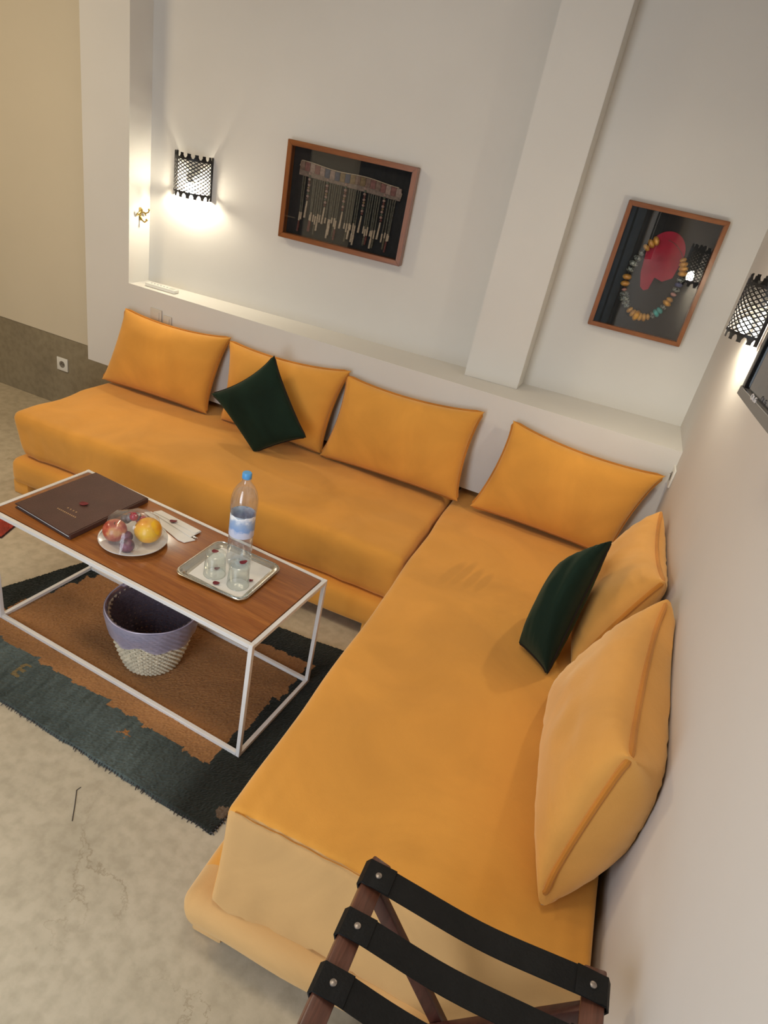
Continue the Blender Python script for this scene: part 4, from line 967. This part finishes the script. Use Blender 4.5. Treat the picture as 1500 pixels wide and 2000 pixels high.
# ------------------------------------------------------------------ television on the right wall
tv = thing('television', 'flat television with grey lower bezel on the right wall', 'television', (-0.150, -1.414, 1.558), math.radians(-90) + math.atan2(0.037, 0.277))
# own frame: +x runs from the far end towards the photographer, -y faces into the room
TVW, TVH = 0.66, 0.40
SILV = plain('grey_bezel_plastic', (0.20, 0.185, 0.165), 0.35, 0.3); GBLK = plain('gloss_black_plastic', (0.008, 0.008, 0.009), 0.12, coat=0.4)
obj('housing', box(0.004, TVW - 0.004, 0.010, 0.040, 0.004, TVH - 0.004, 0.004), GBLK, tv)
bm = box(0, 0.018, 0, 0.012, 0.016, TVH, 0.001); box(TVW - 0.018, TVW, 0, 0.012, 0.016, TVH, 0.001, bm=bm); box(0, TVW, 0, 0.012, TVH - 0.018, TVH, 0.001, bm=bm)
obj('bezel', bm, GBLK, tv)
bm = bmesh.new(); nb = 16; rows_ = []
for k in range(nb + 1):
    x = TVW * k / nb; sg = 0.006 * sin(pi * k / nb)
    rows_.append([bm.verts.new((x, -0.002, 0.018)), bm.verts.new((x, -0.003, -sg)), bm.verts.new((x, 0.014, -sg)), bm.verts.new((x, 0.014, 0.018))])
for A, B in zip(rows_[:-1], rows_[1:]):
    for q in range(4): bm.faces.new((A[q], A[(q + 1) % 4], B[(q + 1) % 4], B[q]))
bm.faces.new(rows_[0]); bm.faces.new(rows_[-1][::-1])
obj('lower_bezel', bm, SILV, tv, smooth=False, label='grey curved lower bezel')
obj('chrome_line', box(0.03, TVW - 0.02, -0.0035, 0, 0.0165, 0.0185), plain('chrome_trim', (0.6, 0.58, 0.55), 0.2, 1.0), tv)
m, nt, b = new_mat('screen_glass'); b.inputs['Base Color'].default_value = (0.012, 0.012, 0.013, 1); b.inputs['Roughness'].default_value = 0.06; b.inputs['Coat Weight'].default_value = 1.0; b.inputs['Coat Roughness'].default_value = 0.03
obj('screen', box(0.018, TVW - 0.018, 0.006, 0.010, 0.018, TVH - 0.018), m, tv, smooth=False)
obj('wall_bracket', box(TVW * 0.45, TVW * 0.55, 0.040, 0.062, 0.12, 0.30, 0.003), BLACK_IRON, tv)
LOGO = plain('pale_logo_print', (0.6, 0.56, 0.54), 0.4)
lx, lz, lr = 0.100, 0.0205, 0.0055
ring = lambda cx, r2, a0, a1, n_: [(cx + r2 * cos(a0 + (a1 - a0) * k / n_), -0.004, lz + r2 * sin(a0 + (a1 - a0) * k / n_)) for k in range(n_ + 1)]
bm = tube(ring(lx, lr, 0, 2 * pi * 19 / 20, 19), 0.0012, 6, closed=True)
tube([(lx + 0.010, -0.004, lz + 0.005), (lx + 0.010, -0.004, lz - 0.005), (lx + 0.016, -0.004, lz - 0.005)], 0.0012, 6, bm=bm)
tube(ring(lx + 0.025, 0.005, 0.9, 5.6, 12) + [(lx + 0.030, -0.004, lz), (lx + 0.025, -0.004, lz)], 0.0012, 6, bm=bm)
obj('maker_mark', bm, LOGO, tv)

# ------------------------------------------------------------------ folding luggage rack
LX, RX, RZ = -0.510, -0.084, 0.656
YA, YB = -2.172, -2.610
rack = thing('luggage_rack', 'folding luggage rack of reddish wood with black leather straps', 'luggage rack', ((LX + RX) / 2, (YA + YB) / 2, 0))
bw, bt = 0.024, 0.0125
for x, s in ((LX, 1), (RX, -1)):
    bm = box(-bw * 0.85, bw * 0.85, YB, YA, -bt * 2, 0, 0.004); bm.transform(Matrix.Translation((x, 0, RZ)) @ Matrix.Rotation(s * 0.25, 4, 'Y'))
    obj('top_bar', bm, WOOD_RACK, rack, world=True)
def leg(xt, xb, y, nm='leg'):
    p, q = Vector((xt, y, RZ - 0.022)), Vector((xb, y, 0.012)); d = (q - p); L = d.length
    bm = box(-0.0165, 0.0165, -0.010, 0.010, 0, L, 0.003); ang = atan2(d.x, d.z)
    bm.transform(Matrix.Translation(p) @ Matrix.Rotation(ang, 4, 'Y')); obj(nm, bm, WOOD_LEG, rack, world=True)
for y in (YA - 0.045, YB + 0.030): leg(LX, RX, y)
for y in (YA - 0.068, YB + 0.053): leg(RX, LX, y)
for y in (YA - 0.0565, YB + 0.041): obj('pivot_bolt', tube([((LX + RX) / 2, y - 0.026, 0.322), ((LX + RX) / 2, y + 0.026, 0.322)], 0.006, 10), RIVET, rack, world=True)
for x, ins in ((LX + 0.052, 0.079), (RX - 0.052, 0.056)): obj('stretcher', box(x - 0.014, x + 0.014, YB + ins, YA - ins, 0.055, 0.085, 0.003), WOOD_LEG, rack, world=True)
for k, y in enumerate((-2.212, -2.316, -2.418, -2.522)):
    bm = bmesh.new(); hw = 0.0255; t_ = 0.0035; pts = []
    pts.append((LX - 0.018, RZ - 0.030)); pts.append((LX - 0.0265, RZ - 0.004)); pts.append((LX - 0.021, RZ + 0.007))
    n_ = 14
    for i in range(n_ + 1):
        a = i / n_; x = (LX + 0.02) + (RX - LX - 0.04) * a; pts.append((x, RZ + 0.003 - 0.016 * 4 * a * (1 - a) + 0.002 * sin(a * 9 + k)))
    pts.append((RX + 0.021, RZ + 0.007)); pts.append((RX + 0.0265, RZ - 0.004)); pts.append((RX + 0.018, RZ - 0.030))
    up, dn_ = [], []
    for i, (x, z) in enumerate(pts):
        a = pts[max(0, i - 1)]; c = pts[min(len(pts) - 1, i + 1)]; tx, tz = c[0] - a[0], c[1] - a[1]; l = sqrt(tx * tx + tz * tz); nx_, nz_ = -tz / l, tx / l
        up.append([bm.verts.new((x + nx_ * t_, y - hw, z + nz_ * t_)), bm.verts.new((x + nx_ * t_, y + hw, z + nz_ * t_))]); dn_.append([bm.verts.new((x, y - hw, z)), bm.verts.new((x, y + hw, z))])
    for i in range(len(pts) - 1):
        bm.faces.new((up[i][0], up[i + 1][0], up[i + 1][1], up[i][1])); bm.faces.new((dn_[i][0], dn_[i][1], dn_[i + 1][1], dn_[i + 1][0]))
        bm.faces.new((up[i][0], dn_[i][0], dn_[i + 1][0], up[i + 1][0])); bm.faces.new((up[i][1], up[i + 1][1], dn_[i + 1][1], dn_[i][1]))
    for i in (0, -1): bm.faces.new((up[i][0], up[i][1], dn_[i][1], dn_[i][0]))
    st = obj('strap', bm, BLACK_LEATHER, rack, world=True)
    for x, s in ((LX + 0.004, 1), (RX - 0.004, -1)):
        obj('rivet', lathe([(0.0065, 0), (0.006, 0.0015), (0.003, 0.0028), (0, 0.003)], 16, (x, y, RZ + 0.0095)), RIVET, st, world=True)
        obj('strap_end', box(x - 0.026, x + 0.030 if s > 0 else x + 0.026, y - hw - 0.001, y + hw + 0.001, RZ + 0.0055, RZ + 0.0090, 0.001) if s > 0 else box(x - 0.030, x + 0.026, y - hw - 0.001, y + hw + 0.001, RZ + 0.0055, RZ + 0.0090, 0.001), BLACK_LEATHER, rack, world=True)
# a loose dark thread on the floor
tag(obj('thread', tube([(-1.479, -1.960, 0.0016), (-1.482, -1.974, 0.0018), (-1.453, -2.011, 0.0014), (-1.419, -2.058, 0.0014)], 0.0013, 5), plain('dark_thread', (0.05, 0.04, 0.035), 0.9)), 'thin dark thread lying on the concrete floor in front of the rug', 'thread')
